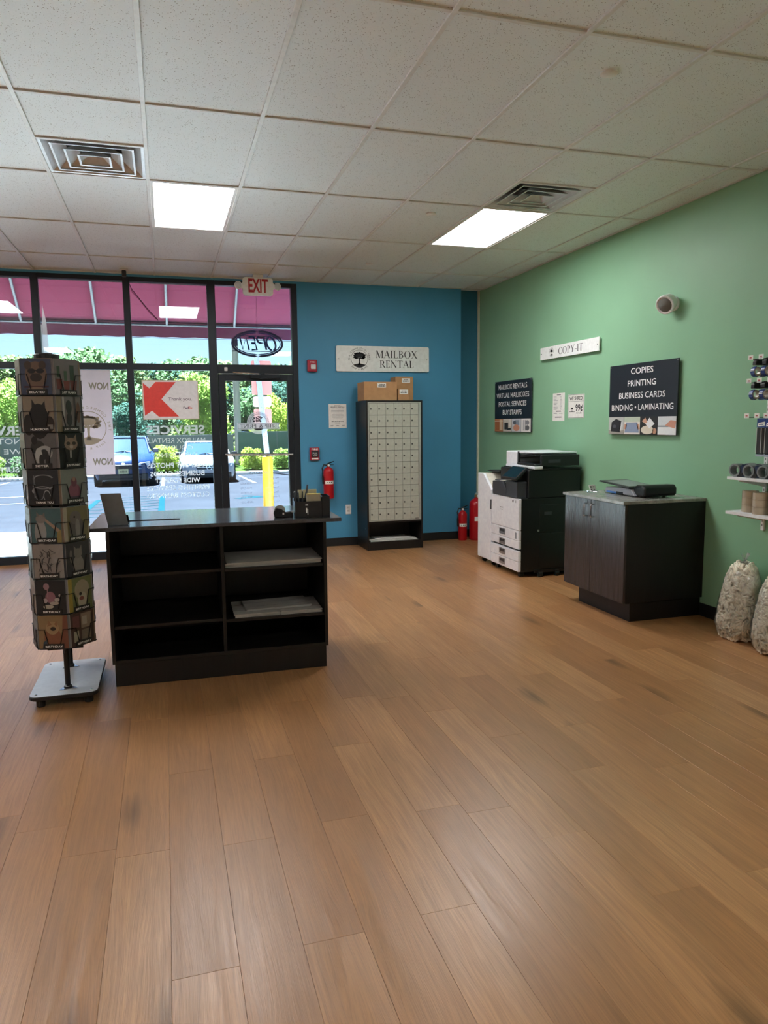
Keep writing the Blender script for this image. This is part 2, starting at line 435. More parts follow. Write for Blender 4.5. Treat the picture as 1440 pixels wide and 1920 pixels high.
def serif_text(mb, fr, body, x, y, cap, m, width=None, d=0.0008):
    tot = sum(SERIF_W[c] for c in body); sx = cap if width is None else width/tot; px = x-tot*sx/2
    for ch in body:
        gl = serif_glyph(ch)
        if ch == '&': text(mb, fr, '&', px+.45*sx, y, cap, m, width=.75*sx, d=d)
        for e in gl:
            if e[0] == 'p': mb.poly([fr.at(px+a*sx, y+b*cap, d) for a, b in e[1]], m)
            else: band(mb, fr, px+e[1]*sx, y+e[2]*cap, (e[3][0]*sx, e[3][1]*cap), (e[4][0]*sx, e[4][1]*cap), m, d, 20, e[5], e[6])
        px += SERIF_W[ch]*sx
def tree_logo(mb, fr, cx, cy, r, ink, top='THE CONNECTION TREE', bot='SHIP & PRINT', paper=None, ring=True, d=0.0008, cap=0.2):
    """round oak emblem with lettering around it"""
    rnd = random.Random(3)
    if paper is not None: ellipse(mb, fr, cx, cy, r, r, paper, d*0.5, 40)
    if ring: band(mb, fr, cx, cy, (r, r), (r*0.965, r*0.965), ink, d, 48)
    ellipse(mb, fr, cx, cy+r*.42, r*.6, r*.27, ink, d, 20)
    for k in range(60):
        a = rnd.uniform(0, PI*2); q = rnd.uniform(.7, 1.0)
        x = cx+q*math.cos(a)*r*0.72; y = cy+r*0.34+q*math.sin(a)*r*0.40
        if y < cy+r*0.05 and abs(x-cx) < r*0.3: continue
        ellipse(mb, fr, x, y, r*rnd.uniform(.07, .14), r*rnd.uniform(.05, .10), ink, d, 7)
    shape(mb, fr, [(cx-r*.16, cy-r*.72), (cx+r*.16, cy-r*.72), (cx+r*.07, cy-r*.4), (cx+r*.08, cy+.0), (cx+r*.26, cy+r*.3), (cx+r*.02, cy+r*.12), (cx-r*.05, cy+r*.35), (cx-r*.06, cy+r*.1), (cx-r*.28, cy+r*.26), (cx-r*.08, cy-r*.02), (cx-r*.06, cy-r*.4)], ink, d)
    pts = [(cx+r*.97*math.cos(a), cy+r*.97*math.sin(a)) for a in [PI+.75+(PI-1.5)*k/12 for k in range(13)]]
    shape(mb, fr, pts + [(cx+r*.3, cy-r*.58), (cx, cy-r*.5), (cx-r*.3, cy-r*.58)], ink, d)
    if top: arc_text(mb, fr, top, cx, cy, r*1.2, r*cap, PI*1.03, -PI*.03, ink, d)
    if bot: arc_text(mb, fr, bot, cx, cy, r*1.2, r*cap, PI*1.25, PI*1.75, ink, d, inside=True)

FX = lambda x, z, y: Fr((x, y, z), (1, 0, 0), (0, 0, 1))          # faces the room on the front wall
GX = lambda y, z, x: Fr((x, y, z), (0, -1, 0), (0, 0, 1))         # faces the room on the green wall
OX = lambda x, z, y: Fr((x, y, z), (-1, 0, 0), (0, 0, 1))         # reads from the street side

# ================================================================== THE ROOM
H = 3.13; YF = 5.69; XR = 4.53; XL = -4.88; YB = -6.1
def room():
    # floor: slab with planks
    b = MB(); b.box(XL, XR, YB, YF+.121, -.12, -.0065, M('subfloor', '2c2018', 0.9))
    fl = struct(b.build('floor'), 'oak plank floor of the shop', 'floor')
    W, L = .183, 1.22
    b = MB(); x0, x1, y0, y1, t, ch = -W/2+.0003, W/2-.0003, -L/2+.0003, L/2-.0003, .006, .0006
    ring = lambda i, z: [(x0+i, y0+i, z), (x1-i, y0+i, z), (x1-i, y1-i, z), (x0+i, y1-i, z)]
    b.add(ring(0, -t)+ring(0, -ch)+ring(ch, 0), [(0, 3, 2, 1)]+[(i, (i+1) % 4, 4+(i+1) % 4, 4+i) for i in range(4)]+[(4+i, 4+(i+1) % 4, 8+(i+1) % 4, 8+i) for i in range(4)]+[(8, 9, 10, 11)], PLANK)
    pm = b.mesh('plank'); known = {2: -1.022, 3: -.415, 4: .225, 5: -.37, 6: -.975, 7: -.408, 8: -1.7, 9: .5, 10: -1.112, 11: -.3, 12: .12, 13: .83, 1: -1.6, 0: .9, -1: -.1}
    rnd = random.Random(11); rest = MB(); cnt = 0; tops = []
    kmin = int(math.floor((XL-.229)/W)); kmax = int(math.floor((XR-.229)/W))
    for k in range(kmin, kmax+1):
        xc = .229+W*k+W/2; e = known.get(k, rnd.uniform(0, L))
        while e > YB: e -= L
        y = e
        while y < YF+.12:
            yc = y+L/2
            xa, xb, ya, yb = max(xc-W/2, XL), min(xc+W/2, XR), max(y, YB), min(y+L, YF+.12 if xc > 4.1 else YF+.1)
            if xb-xa > .01 and yb-ya > .01:
                full = abs(xb-xa-W) < 1e-6 and abs(yb-ya-L) < 1e-6
                if y > -2.9 and xc > -1.9 and cnt < 300:
                    if full: o = link('plank', pm, fl)
                    else:
                        q = MB(); q.box(xa-(xa+xb)/2, (xb-xa)/2, ya-(ya+yb)/2, (yb-ya)/2, -.006, 0, PLANK); o = q.build('plank', fl)
                    o.location = ((xa+xb)/2, (ya+yb)/2, 0); cnt += 1
                else: rest.box(xa+.0004, xb-.0004, ya+.0005, yb-.0005, -.006, 0, PLANK)
            y += L
    stuff(rest.build('plank_area', fl))
    # walls
    def wall(name, mat, *boxes):
        b = MB()
        for q in boxes: b.box(*q, mat)
        return struct(b.build(name))
    wall('wall_front', BLUEW, (2.18, 4.236, YF, YF+.2, 0, H+.35), (XL, 2.18, YF, YF+.2, 3.102, H+.35))
    wall('wall_recess', mat_paint('dark teal recess wall', '33708a'), (4.236, XR, YF+.12, YF+.2, 0, H+.35))  # recess wall is a darker teal than the blue wall beside it
    wall('wall_right', GREENW, (XR, XR+.15, YB-.15, YF+.2, 0, H+.35))
    wall('wall_left', OTHERW, (XL-.15, XL, YB-.15, YF+.2, 0, H+.35))
    wall('wall_back', OTHERW, (XL, XR, YB-.15, YB, 0, H+.35))
    bb = M('black vinyl baseboard', '16171a', 0.5)
    def base(name, *boxes):
        b = MB()
        for q in boxes: b.box(*q, bb)
        return struct(b.build(name, bevel=.002))
    base('baseboard_front', (2.19, 4.236, YF-.008, YF, 0, .1))
    base('baseboard_recess', (4.236, XR-.008, YF+.112, YF+.12, 0, .1))
    base('baseboard_right', (XR-.008, XR, YB, YF+.12, 0, .1))
    base('baseboard_left', (XL, XL+.008, YB, YF, 0, .1))
    b = MB(); b.box(XR-.022, XR, YF+.09, YF+.12, .1, H, M('cream corner trim', 'c9cbb8', 0.5)); struct(b.build('trim_1'))
    # ceiling: slab, grid, tiles
    b = MB(); b.box(XL, XR, YB, YF+.2, H+.2, H+.35, M('deck above ceiling', '6d6c6a', 0.9))
    ce = struct(b.build('ceiling'), 'suspended grid ceiling of the shop', 'ceiling')
    gm = M('white grid bar', 'dcdcdb', 0.4, spec=0.4)
    b = MB(); b.box(-.305+.006, .305-.006, -.61+.006, .61-.006, 0, .014, TILE); tm = b.mesh('ceiling_tile', bevel=.003)
    skip = set(LIGHT_CELLS); dif = {(0, 1), (5, 1)}
    zt = H+.004
    for i in range(-8, 8):
        for r in range(-5, 5):
            xa, xb, ya, yb = i*.61, min((i+1)*.61, XR), r*1.22, min((r+1)*1.22, YF+(.12 if i*.61 > 4.2 else 0))
            if (i, r) in skip: continue
            if (i, r) in dif: yb = ya+.61
            if abs(xb-xa-.61) < 1e-6 and abs(yb-ya-1.22) < 1e-6: o = link('ceiling_tile', tm, ce)
            else:
                q = MB(); q.box(-(xb-xa)/2+.006, (xb-xa)/2-.006, -(yb-ya)/2+.006, (yb-ya)/2-.006, 0, .014, TILE); o = q.build('ceiling_tile', ce)
            o.location = ((xa+xb)/2, (ya+yb)/2, zt)
    for i in range(-7, 8):
        b = MB((i*.61, 0, H)); b.box(i*.61-.012, i*.61+.012, YB, YF, H-.006, H+.004, gm); o = b.build('grid_bar', ce, bevel=.0015); o.location = (i*.61, 0, H)
    for r in range(-5, 5):
        b = MB((0, r*1.22, H)); b.box(XL, XR, r*1.22-.011, r*1.22+.011, H-.004, H+.0045, gm); o = b.build('grid_bar', ce, bevel=.0015); o.location = (0, r*1.22, H)
    for i in (0, 5):
        b = MB(); b.box(i*.61, i*.61+.61, 1.83-.011, 1.83+.011, H-.004, H+.0045, gm); b.build('grid_bar', ce)
    am = M('wall angle strip', 'cfcfce', 0.5)
    b = MB(); b.box(XL, XR, YF-.02, YF, H-.003, H+.004, am); b.build('wall_angle', ce)
    b = MB(); b.box(XR-.02, XR, YB, YF, H-.003, H+.004, am); b.build('wall_angle', ce)
LIGHT_CELLS = ((-7, 2), (-3, 2), (1, 2), (5, 2), (-3, -3), (5, -3))  # last pair is unseen, added behind the camera to light the near floor
room()

# ------------------------------------------------------------------ storefront
def storefront():
    y0, y1, yg = YF, YF+.10, YF+.06
    gasket = M('grey gasket', '8f96a0', 0.5)
    def pane(x0, x1, z0, z1, parent, name='pane'):
        b = MB(); b.box(x0, x1, yg-.003, yg+.003, z0, z1, GLASS); return b.build(name, parent)
    xs = [-4.88+.001, -4.227, -3.317, -2.407, -1.522, -.612, .306, 1.207]
    n = 1
    for a, c in zip(xs[:-1], xs[1:]):
        b = MB(); hw = .035
        b.box(a-(.0 if n == 1 else hw), a+hw, y0, y1, 0, 3.102, FRAME)
        x0, x1 = a+hw, c-(hw if n < 7 else .044)
        b.box(x0, x1, y0, y1, 3.055, 3.102, FRAME); b.box(x0, x1, y0, y1, 2.105, 2.172, FRAME); b.box(x0, x1, y0, y1, 0, .085, FRAME)
        w = struct(b.build('window_%d' % n, bevel=.003))
        pane(x0, x1, .085, 2.105, w); pane(x0, x1, 2.172, 3.055, w)
        b = MB()
        for zz in (3.05, 2.172): b.box(x0, x1, yg-.02, yg-.004, zz-(.006 if zz > 3 else 0), zz+(.006 if zz < 3 else 0), gasket)
        b.build('gasket', w)
        n += 1
    # door bay: jambs, transom light, door leaf
    b = MB(); b.box(1.163, 1.251, y0, y1, 0, 3.102, FRAME); b.box(2.115, 2.18, y0, y1, 0, 3.102, FRAME)
    b.box(1.251, 2.115, y0, y1, 3.055, 3.102, FRAME); b.box(1.251, 2.115, y0, y1, 2.075, 2.175, FRAME)
    w = struct(b.build('window_8', bevel=.003)); pane(1.251, 2.115, 2.175, 3.055, w)
    b = MB(); b.box(1.256, 1.334, y0+.01, y1-.01, .012, 2.068, FRAME); b.box(2.045, 2.11, y0+.01, y1-.01, .012, 2.068, FRAME)
    b.box(1.334, 2.045, y0+.01, y1-.01, 1.992, 2.068, FRAME); b.box(1.334, 2.045, y0+.01, y1-.01, .012, .26, FRAME)
    d = struct(b.build('door_1', bevel=.003)); pane(1.334, 2.045, .26, 1.992, d)
    b = MB(); b.tube([(1.30, y0+.01, 1.15), (1.30, y0-.05, 1.15), (2.08, y0-.05, 1.135), (2.08, y0+.01, 1.135)], .014, CHROME, 10); b.build('push_bar', d, smooth=40)
    b = MB(); b.box(1.62, 1.95, y0-.05, y0+.01, 2.02, 2.066, FRAME); b.build('door_closer', d, bevel=.004)
    b = MB(); b.tube([(1.78, y0-.03, 2.075), (1.70, y0-.16, 2.06), (1.42, y0-.03, 2.085)], .008, CHROME, 8); b.build('closer_arm', d)
    b = MB(); b.box(1.325, 1.36, y0-.022, y0, 2.10, 2.14, WHITE); b.build('contact_sensor', w, bevel=.003)
storefront()

# ------------------------------------------------------------------ ceiling fittings
def ceiling_fittings():
    em = mat_emit('led diffuser glow', (1.0, 0.98, 0.97), LAMP_STRENGTH)
    fm = M('white light frame', 'e4e4e2', 0.4)
    names = {(1, 2): 'lit white panel light in the ceiling left of centre above the desk', (5, 2): 'lit white panel light in the ceiling on the right before the green wall'}
    def light(i, r):
        x0, y0 = i*.61, r*1.22; c = (x0+.305, y0+.61, H)
        t = thing('ceiling_light', names.get((i, r), 'unseen recessed rectangular panel light in the ceiling grid behind or beside the view'), 'ceiling light', c, group=None if (i, r) in names else 'panel lights out of the view')
        b = MB(); o, s = (.295, .60), (.272, .577)
        for z0 in (0,):
            b.box(-o[0], o[0], -o[1], -s[1], -.002, .03, fm); b.box(-o[0], o[0], s[1], o[1], -.002, .03, fm)
            b.box(-o[0], -s[0], -s[1], s[1], -.002, .03, fm); b.box(s[0], o[0], -s[1], s[1], -.002, .03, fm)
        b.build('frame', t)
        b = MB(); b.box(-s[0], s[0], -s[1], s[1], .006, .016, em); b.build('diffuser', t)
    for i, r in LIGHT_CELLS: light(i, r)
    dm = M('aluminium diffuser', 'd9dce0', 0.3, 0.25)
    def diffuser(x, label):
        t = thing('air_diffuser', label, 'air vent', (x+.305, 2.135, H))
        def frus(b, a0, z0, a1, z1):
            vs = [(sx*a, sy*a, z) for a, z in ((a0, z0), (a1, z1)) for sx, sy in ((-1, -1), (1, -1), (1, 1), (-1, 1))]
            b.add(vs, [(i, (i+1) % 4, 4+(i+1) % 4, 4+i) for i in range(4)], dm)
        b = MB(); frus(b, .298, 0, .275, .002); frus(b, .275, .002, .19, .075); b.box(-.19, .19, -.19, .19, .12, .13, M('duct dark', '3a3c40', 0.8)); frus(b, .19, .075, .19, .12); b.build('frame', t)
        for a in (.235, .165, .095):
            b = MB(); z = .0 if a > .2 else (-.004 if a > .1 else -.008)
            frus(b, a, z, a-.075, z+.06); frus(b, a, z, a-.012, z+.0005); b.build('louver_ring', t)
        b = MB(); b.add([(-.03, -.03, .045), (.03, -.03, .045), (.03, .03, .045), (-.03, .03, .045)], [(0, 1, 2, 3)], dm); b.build('center_plate', t)
    diffuser(0, 'square metal air diffuser in the ceiling at the upper left of the view')
    diffuser(3.05, 'square metal air diffuser beside the right panel light near the green wall')
    for (x, y, lab) in ((2.736, .291, 'nearest to the camera, high in the view'), (2.735, 2.71, 'left of the right panel light'), (2.754, 4.589, 'farthest back, above the mailbox sign')):
        b = MB(); b.lathe([(.041, .004), (.041, -.004), (.036, -.008), (0, -.009)], (x, y, H), (0, 0, 1), WHITE, 28)
        o = center_origin(b.build('sprinkler_cover', smooth=40)); tag(o, 'flat white round sprinkler cover on the ceiling, ' + lab, 'sprinkler', 'sprinkler covers on the ceiling')
    # small dark sensor hanging at the window head
    t = thing('motion_sensor', 'small black device with white mount at the ceiling above the window', 'sensor', (.304, 5.46, H))
    b = MB(); b.box(-.045, .045, -.03, .03, -.012, .0, WHITE); b.build('mount', t, bevel=.003)
    b = MB(); b.box(-.022, .022, -.022, .03, -.075, -.012, BLACK); b.build('body', t, bevel=.006)
    # exit sign
    t = thing('exit_sign', 'white EXIT sign with red letters and two lamp heads above the door', 'exit sign', (1.70, 5.42, H))
    b = MB(); b.box(-.055, .055, -.03, .03, -.03, 0, WHITE); b.build('canopy', t, bevel=.004)
    b = MB(); pts = [(-.15, -.045), (-.165, -.03), (-.15, 0)]
    out = [(-.145, .0), (-.165, -.02), (-.165, -.055), (-.185, -.075), (-.185, -.11), (-.165, -.13), (-.165, -.175), (-.145, -.195), (.145, -.195), (.165, -.175), (.165, -.13), (.185, -.11), (.185, -.075), (.165, -.055), (.165, -.02), (.145, 0)]
    b.prism([(x, -.027, z-.03) for x, z in out], (0, .054, 0), WHITE); b.build('housing', t, bevel=.004)
    b = MB(); f = Fr((0, -.0275, -.19), (1, 0, 0), (0, 0, 1)); text(b, f, 'EXIT', 0, 0, .145, M('exit red', 'b0202f', 0.5), width=.215, bold=.03); b.build('lettering', t, label='red EXIT lettering')
    for s in (-1, 1):
        b = MB(); b.lathe([(.0, -.04), (.03, -.035), (.04, -.005), (.042, .0), (.036, .004), (0, .006)], (s*.215, -.012, -.12), (0, -1, 0), WHITE, 20); o = b.build('lamp_head', t, smooth=40)
        b = MB(); b.lathe([(.034, 0), (.03, .006), (0, .009)], (s*.215, -.018, -.12), (0, -1, 0), M('frosted lens', 'c9ccd0', 0.3, spec=.5), 20); b.build('lens', o, smooth=40)
ceiling_fittings()

# ================================================================== DESK AND WHAT STANDS ON IT
DZ = .927
def desk():
    rz = math.radians(-1.3)
    t = thing('service_desk', 'dark espresso open-shelf desk with a glossy speckled counter', 'desk', (.925, 1.37, 0), rz)
    # local frame: x along the front, y towards the window
    X0, X1, D = -.628, .628, .66
    b = MB(); b.box(X0+.012, X1-.012, .01, D-.03, 0, .135, ESP); b.build('plinth', t, bevel=.002)
    for a, c in ((X0, X0+.02), (X1-.02, X1)):
        b = MB(); b.box(a, c, 0, D, .135, DZ-.022, ESP); b.build('side_panel', t, bevel=.0015)
    b = MB(); b.box(X0+.02, X1-.02, D-.018, D, .135, DZ-.022, ESP); b.build('back_panel', t)
    b = MB(); b.box(X0+.02, X1-.02, 0, D-.018, .135, .157, ESP); b.build('bottom_panel', t, bevel=.0015)
    b = MB(); b.box(-.002, .018, .004, D-.018, .157, DZ-.022, ESP); b.build('divider_panel', t, bevel=.0015)
    for a, c, z in ((X0+.02, -.002, .655), (X0+.02, -.002, .355), (.018, X1-.02, .652), (.018, X1-.02, .345)):
        b = MB(); b.box(a+.001, c-.001, .012, D-.018, z-.018, z, ESP); b.build('shelf', t, bevel=.0015)
    b = MB(); b.box(-.722, .722, -.005, .76, DZ-.022, DZ, DSTONE); b.build('countertop', t, bevel=.002)
    # flat mailers in the right-hand bays
    paper = M('grey white mailer board', 'aca9a3', 0.75, var=.08, scale=12); edge = M('mailer seam', '5c5a57', 0.8)
    Mx = t.matrix_basis
    def mailer(loc, w, l, r, n, label, group, seam=True):
        for k in range(n):
            b = MB(); h = .0045
            b.box(-w/2, w/2, -l/2, l/2, 0, h, paper)
            if seam:
                for q in (-.22, .18): b.box(-w/2+.004, w/2-.004, l*q-.001, l*q+.001, h, h+.0006, edge)
            rr = rz + r + random.uniform(-.03, .03)
            o = b.build('flat_mailer'); c, s = math.cos(rz), math.sin(rz)
            lx, ly = loc[0]+random.uniform(-.006, .006), loc[1]+random.uniform(-.005, .005)
            o.location = (.925+lx*c-ly*s, 1.37+lx*s+ly*c, loc[2]+.0006+k*.0055); o.rotation_euler = (0, 0, rr)
            tag(o, label, 'mailer', group)
    mailer((.315, .235, .652), .57, .40, 0, 5, 'flat folded white mailer in the stack on the upper right desk shelf', 'mailers on the upper desk shelf', False)
    mailer((.205, .19, .345), .27, .33, .02, 4, 'flat white mailer in the left pile on the lower right desk shelf', 'left pile of mailers on the lower shelf')
    mailer((.475, .19, .345), .25, .33, -.02, 4, 'flat white mailer in the right pile on the lower right desk shelf', 'right pile of mailers on the lower shelf')
    mailer((.335, .21, .3685), .40, .24, .05, 2, 'flat white mailer lying across both piles on the lower right desk shelf', 'mailers across the two piles')
desk()
def desk_top():
    z = DZ
    # slanted paper holder at the left
    t = thing('sign_holder', 'slanted clear acrylic holder with a grey sheet seen from behind on the desk', 'sign holder', (.365, 1.50, z), math.radians(-2))
    def lean(p): return p
    b = MB(); b.prism([(-.055, -.03, 0), (-.055, .055, 0), (-.055, .055, .003), (-.055, -.027, .003)], (.11, 0, 0), CLEAR); b.build('base', t)
    b = MB(); b.prism([(-.055, -.03, .002), (-.055, -.027, .002), (-.085, -.063, .188), (-.085, -.066, .188)], (.11, 0, 0), M('grey insert back', '74777c', 0.45)); b.build('insert_sheet', t, label='grey sheet leaning in the holder')
    b = MB(); b.prism([(-.056, .052, 0), (-.056, .055, 0), (-.056, -.022, .06), (-.056, -.025, .06)], (.112, 0, 0), CLEAR); b.build('support', t)
    b = MB(); b.box(-.15, .15, -.006, .006, 0, .004, BLACK)
    o = b.build('flat_bar', bevel=.001); o.location = (.557, 1.648, z); o.rotation_euler = (0, 0, -.04); tag(o, 'thin black bar lying flat on the counter beside the slanted holder', 'bar')
    # desk organizer
    t = thing('desk_organizer', 'black desk organizer with pens and notes at the right end of the counter', 'organizer', (1.485, 1.475, z), math.radians(-3))
    K = M('smoky black plastic', '20242b', 0.25)
    def tray(b, x0, x1, y0, y1, h, w=.003):
        b.box(x0, x1, y0, y0+w, 0, h, K); b.box(x0, x1, y1-w, y1, 0, h, K); b.box(x0, x0+w, y0+w, y1-w, 0, h, K); b.box(x1-w, x1, y0+w, y1-w, 0, h, K); b.box(x0+w, x1-w, y0+w, y1-w, 0, .003, K)
    b = MB(); tray(b, -.105, .06, -.06, 0, .10); b.build('front_tray', t, bevel=.001)
    b = MB(); tray(b, -.105, .06, .001, .06, .115); b.build('back_tray', t, bevel=.001)
    b = MB(); tray(b, .061, .108, -.06, .06, .13); b.build('tall_cup', t, bevel=.001)
    b = MB(); b.box(-.040, -.032, -.063, -.061, .03, .06, WINK); b.box(-.030, -.026, -.063, -.061, .02, .055, WINK); b.box(-.042, -.026, -.063, -.061, .075, .082, WINK); b.build('painted_glint', t)  # white bars painted on the tray front as glints
    def at(x, y, zz):
        return t.matrix_basis @ Vector((x, y, 0)) + Vector((0, 0, zz))
    t.matrix_basis
    R = Matrix.Rotation(math.radians(-3), 4, 'Z')
    def place(o, x, y, zz): o.location = Vector((1.485, 1.475, z)) + R @ Vector((x, y, zz)); o.rotation_euler = (0, 0, math.radians(-3))
    b = MB(); b.box(-.058, .058, -.003, .003, 0, .16, M('pale note card', 'c9c3a2', 0.7)); o = b.build('note_card', bevel=.0005); place(o, -.018, .03, .0045); tag(o, 'large cream card standing at the back of the desk organizer', 'card')
    b = MB(); b.box(-.042, .042, -.012, .012, 0, .135, M('tan note pad', 'b3aa93', 0.7)); b.box(-.042, .042, -.012, .012, .135, .139, M('yellow note sheet', 'e0c95a', 0.7)); o = b.build('sticky_note_pad'); place(o, .012, -.032, .0045); tag(o, 'small tan note pad with a yellow top edge in the organizer', 'note pad')
    for k, (x, y, dx, dy, h, c) in enumerate(((-.09, -.045, -.012, 0, .155, '2a3340'), (-.075, -.03, -.004, .004, .15, '39424e'), (-.06, -.04, .004, 0, .158, '222a35'), (-.085, -.02, -.016, .006, .15, '303a47'))):
        b = MB(); b.tube([(0, 0, 0), (dx, dy, h-.02), (dx*1.1, dy*1.1, h)], [.0038, .0042, .0036], M('pen '+c, c, .3), 8); b.ball((dx*1.1, dy*1.1, h), .0046, M('pale pen cap', 'b9c2cc', .25), 8); o = b.build('pen', smooth=40); place(o, x, y, .0045); tag(o, 'dark pen with pale cap in the left of the desk organizer', 'pen', 'pens in the desk organizer')
    b = MB(); b.tube([(0, 0, 0), (.02, .0, .1), (.036, 0, .19)], [.007, .009, .006], M('grey blue handle', '4b5566', .35), 10); o = b.build('letter_opener', smooth=40); place(o, -.05, .03, .0045); tag(o, 'grey blue handle leaning out of the middle of the organizer', 'letter opener')
    # tape dispenser
    t = thing('tape_dispenser', 'black desktop tape dispenser beside the organizer on the counter', 'tape dispenser', (1.318, 1.50, z), math.radians(-8))
    b = MB(); pts = [(-.055, 0), (.055, 0), (.06, .02), (.045, .035), (.015, .03), (-.01, .05), (-.045, .06), (-.062, .03)]
    b.prism([(x, -.022, h) for x, h in pts], (0, .044, 0), BLACK); b.build('body', t, bevel=.004)
    b = MB(); b.lathe([(.014, -.010), (.034, -.010), (.034, .010), (.014, .010), (.014, -.010)], (-.022, -.006, .042), (0, 1, 0), M('tape roll', 'a9b0ae', .25), 24); b.build('tape_roll', t, smooth=40)
    b = MB(); b.box(.048, .06, -.02, .02, .03, .036, CHROME); b.build('cutter', t)
    b = MB(); b.box(-.006, .004, -.0235, -.022, .018, .03, WINK); b.build('badge', t)
desk_top()

# ================================================================== MAILBOX TOWER
def mailbox_tower():
    x0, x1, yf, yb, h = 2.867, 3.552, 5.213, YF-.002, 1.752
    t = thing('mailbox_cabinet', 'tall dark cabinet of grey locking mailbox doors against the blue wall', 'mailbox cabinet', (3.21, 5.45, 0))
    o = t.location
    for a, c in ((x0, x0+.019), (x1-.019, x1)):
        b = MB(o); b.box(a, c, yf, yb, 0, h, ESP); b.build('side_panel', t, bevel=.0015)
    b = MB(o); b.box(x0+.019, x1-.019, yf+.002, yb, h-.02, h, ESP); b.build('top_panel', t)
    b = MB(o); b.box(x0+.019, x1-.019, yb-.012, yb, 0, h-.02, ESP); b.build('back_panel', t)
    b = MB(o); b.box(x0+.019, x1-.019, yf+.004, yb-.012, .325, .343, ESP); b.build('middle_panel', t)
    b = MB(o); b.box(x0+.019, x1-.019, yf+.012, yb-.012, .08, .098, ESP); b.box(x0+.019, x1-.019, yf+.012, yf+.03, 0, .08, ESP); b.build('bottom_shelf', t)
    for y, zz in ((5.30, .25), (5.60, .27), (5.29, .11), (5.60, .12)):
        b = MB(o); b.lathe([(.006, 0), (.005, .003), (0, .004)], (x0, y, zz), (-1, 0, 0), CHROME, 10); b.build('screw_cap', t)
    gm = M('grey green mailbox metal', 'b9bbb0', 0.42, 0.25); al = M('satin aluminium trim', 'bfc1bb', 0.35, .6); dk = M('mailbox gap', '1d1e1a', .8)
    a0, a1, z0, z1 = x0+.019, x1-.019, .343, h-.02
    b = MB(o); b.box(a0, a1, yf+.012, yf+.03, z0, z1, dk); b.build('backing_plate', t)
    b = MB(o)
    for q in ((a0, a0+.014, z0, z1), (a1-.03, a1, z0, z1), (a0+.014, a1-.03, z1-.012, z1), (a0+.014, a1-.03, z0, z0+.012)): b.box(q[0], q[1], yf, yf+.02, q[2], q[3], al)
    b.box(a1-.022, a1-.019, yf-.004, yf, z0+.01, z1-.01, al)
    b.build('frame', t, bevel=.002)
    b = MB(o); b.box(a1-.075, a1-.035, yf-.001, yf, z0+.016, z0+.026, M('maker plate', '77786f', .5)); b.build('maker_plate', t)
    ca0, ca1, cz0, cz1 = a0+.015, a1-.031, z0+.013, z1-.013; cw, chh = (ca1-ca0)/6, (cz1-cz0)/10
    b = MB(); b.box(.0017, cw-.0017, 0, .012, .0019, chh-.0019, gm); dm = b.mesh('mailbox_door', bevel=.0015)
    b = MB(); b.lathe([(.0105, 0), (.010, .004), (.006, .005), (.0, .004)], (0, 0, 0), (0, -1, 0), M('dark lock', '5d5d58', .35, .8), 12); lm = b.mesh('lock', smooth=40)
    for r in range(10):
        for c in range(6):
            d = link('mailbox_door', dm, t); d.location = Vector((ca0+c*cw, yf+.001, cz0+r*chh))-o
            k = link('lock', lm, d); k.location = (.022 if not (r == 5 and c == 0) else .045, 0, chh*.52)
    tagm = [('flat_mailer', 'flat white mailer in the bottom of the mailbox cabinet', 4)]
    pm = M('white mailer board', 'd8d6d0', 0.7)
    for k, (xx, yy, w, l, zz, rr) in enumerate(((3.06, 5.37, .30, .24, .0, .02), (3.36, 5.38, .29, .24, .0, -.02), (3.05, 5.39, .29, .22, .0075, -.015), (3.36, 5.40, .28, .22, .0075, .02), (3.22, 5.40, .44, .2, .015, .0), (3.20, 5.41, .43, .19, .0215, .03))):
        b = MB(); b.box(-w/2, w/2, -l/2, l/2, 0, .006, pm); b.box(-w/2+.002, w/2-.002, -l/2-.0004, -l/2, .0022, .0034, INK); q = b.build('flat_mailer'); q.location = (xx, yy, .0985+zz); q.rotation_euler = (0, 0, rr)
        tag(q, 'flat white mailer in the bottom of the mailbox cabinet', 'mailer', 'mailers under the mailbox doors')
    def carton(cx, y0, y1, w, hh, label, lx, lz, lw=.105, lh=.052):
        c = thing('cardboard_box', label, 'box', (cx, (y0+y1)/2, h), 0)
        b = MB(); b.box(-w/2, w/2, -(y1-y0)/2, (y1-y0)/2, .0005, hh, KRAFT); b.build('carton', c, bevel=.003)
        yy = -(y1-y0)/2-.0012
        b = MB(); b.box(-.0035, .0035, yy, yy+.001, .002, hh*.0+.02, KRAFT); f = Fr((lx-lw/2, yy+.0005, lz), (1, 0, 0), (0, 0, 1))
        b = MB(); rect(b, f, 0, lw, 0, lh, WHITEP, .0); rng = random.Random(int(w*1000))
        for row, (n, yl, hl, wl) in enumerate(((5, .032, .009, .5), (6, .012, .013, .72))):
            xx = lw/2-lw*wl/2
            while xx < lw/2+lw*wl/2:
                ww = rng.uniform(.005, .013); rect(b, f, xx, xx+ww, yl, yl+hl, INK, .0005); xx += ww+.004
        b.build('price_label', c, label='white printed price label')
    carton(3.063, 5.28, 5.58, .40, .215, 'wide brown carton with a white label on the left of the mailbox cabinet', .012, .148)
    carton(3.412, 5.46, 5.66, .225, .285, 'tall brown carton behind the small one on the mailbox cabinet', .02, .215)
    carton(3.352, 5.30, 5.42, .14, .135, 'small brown carton with white label in front of the tall one', .0, .075)
mailbox_tower()

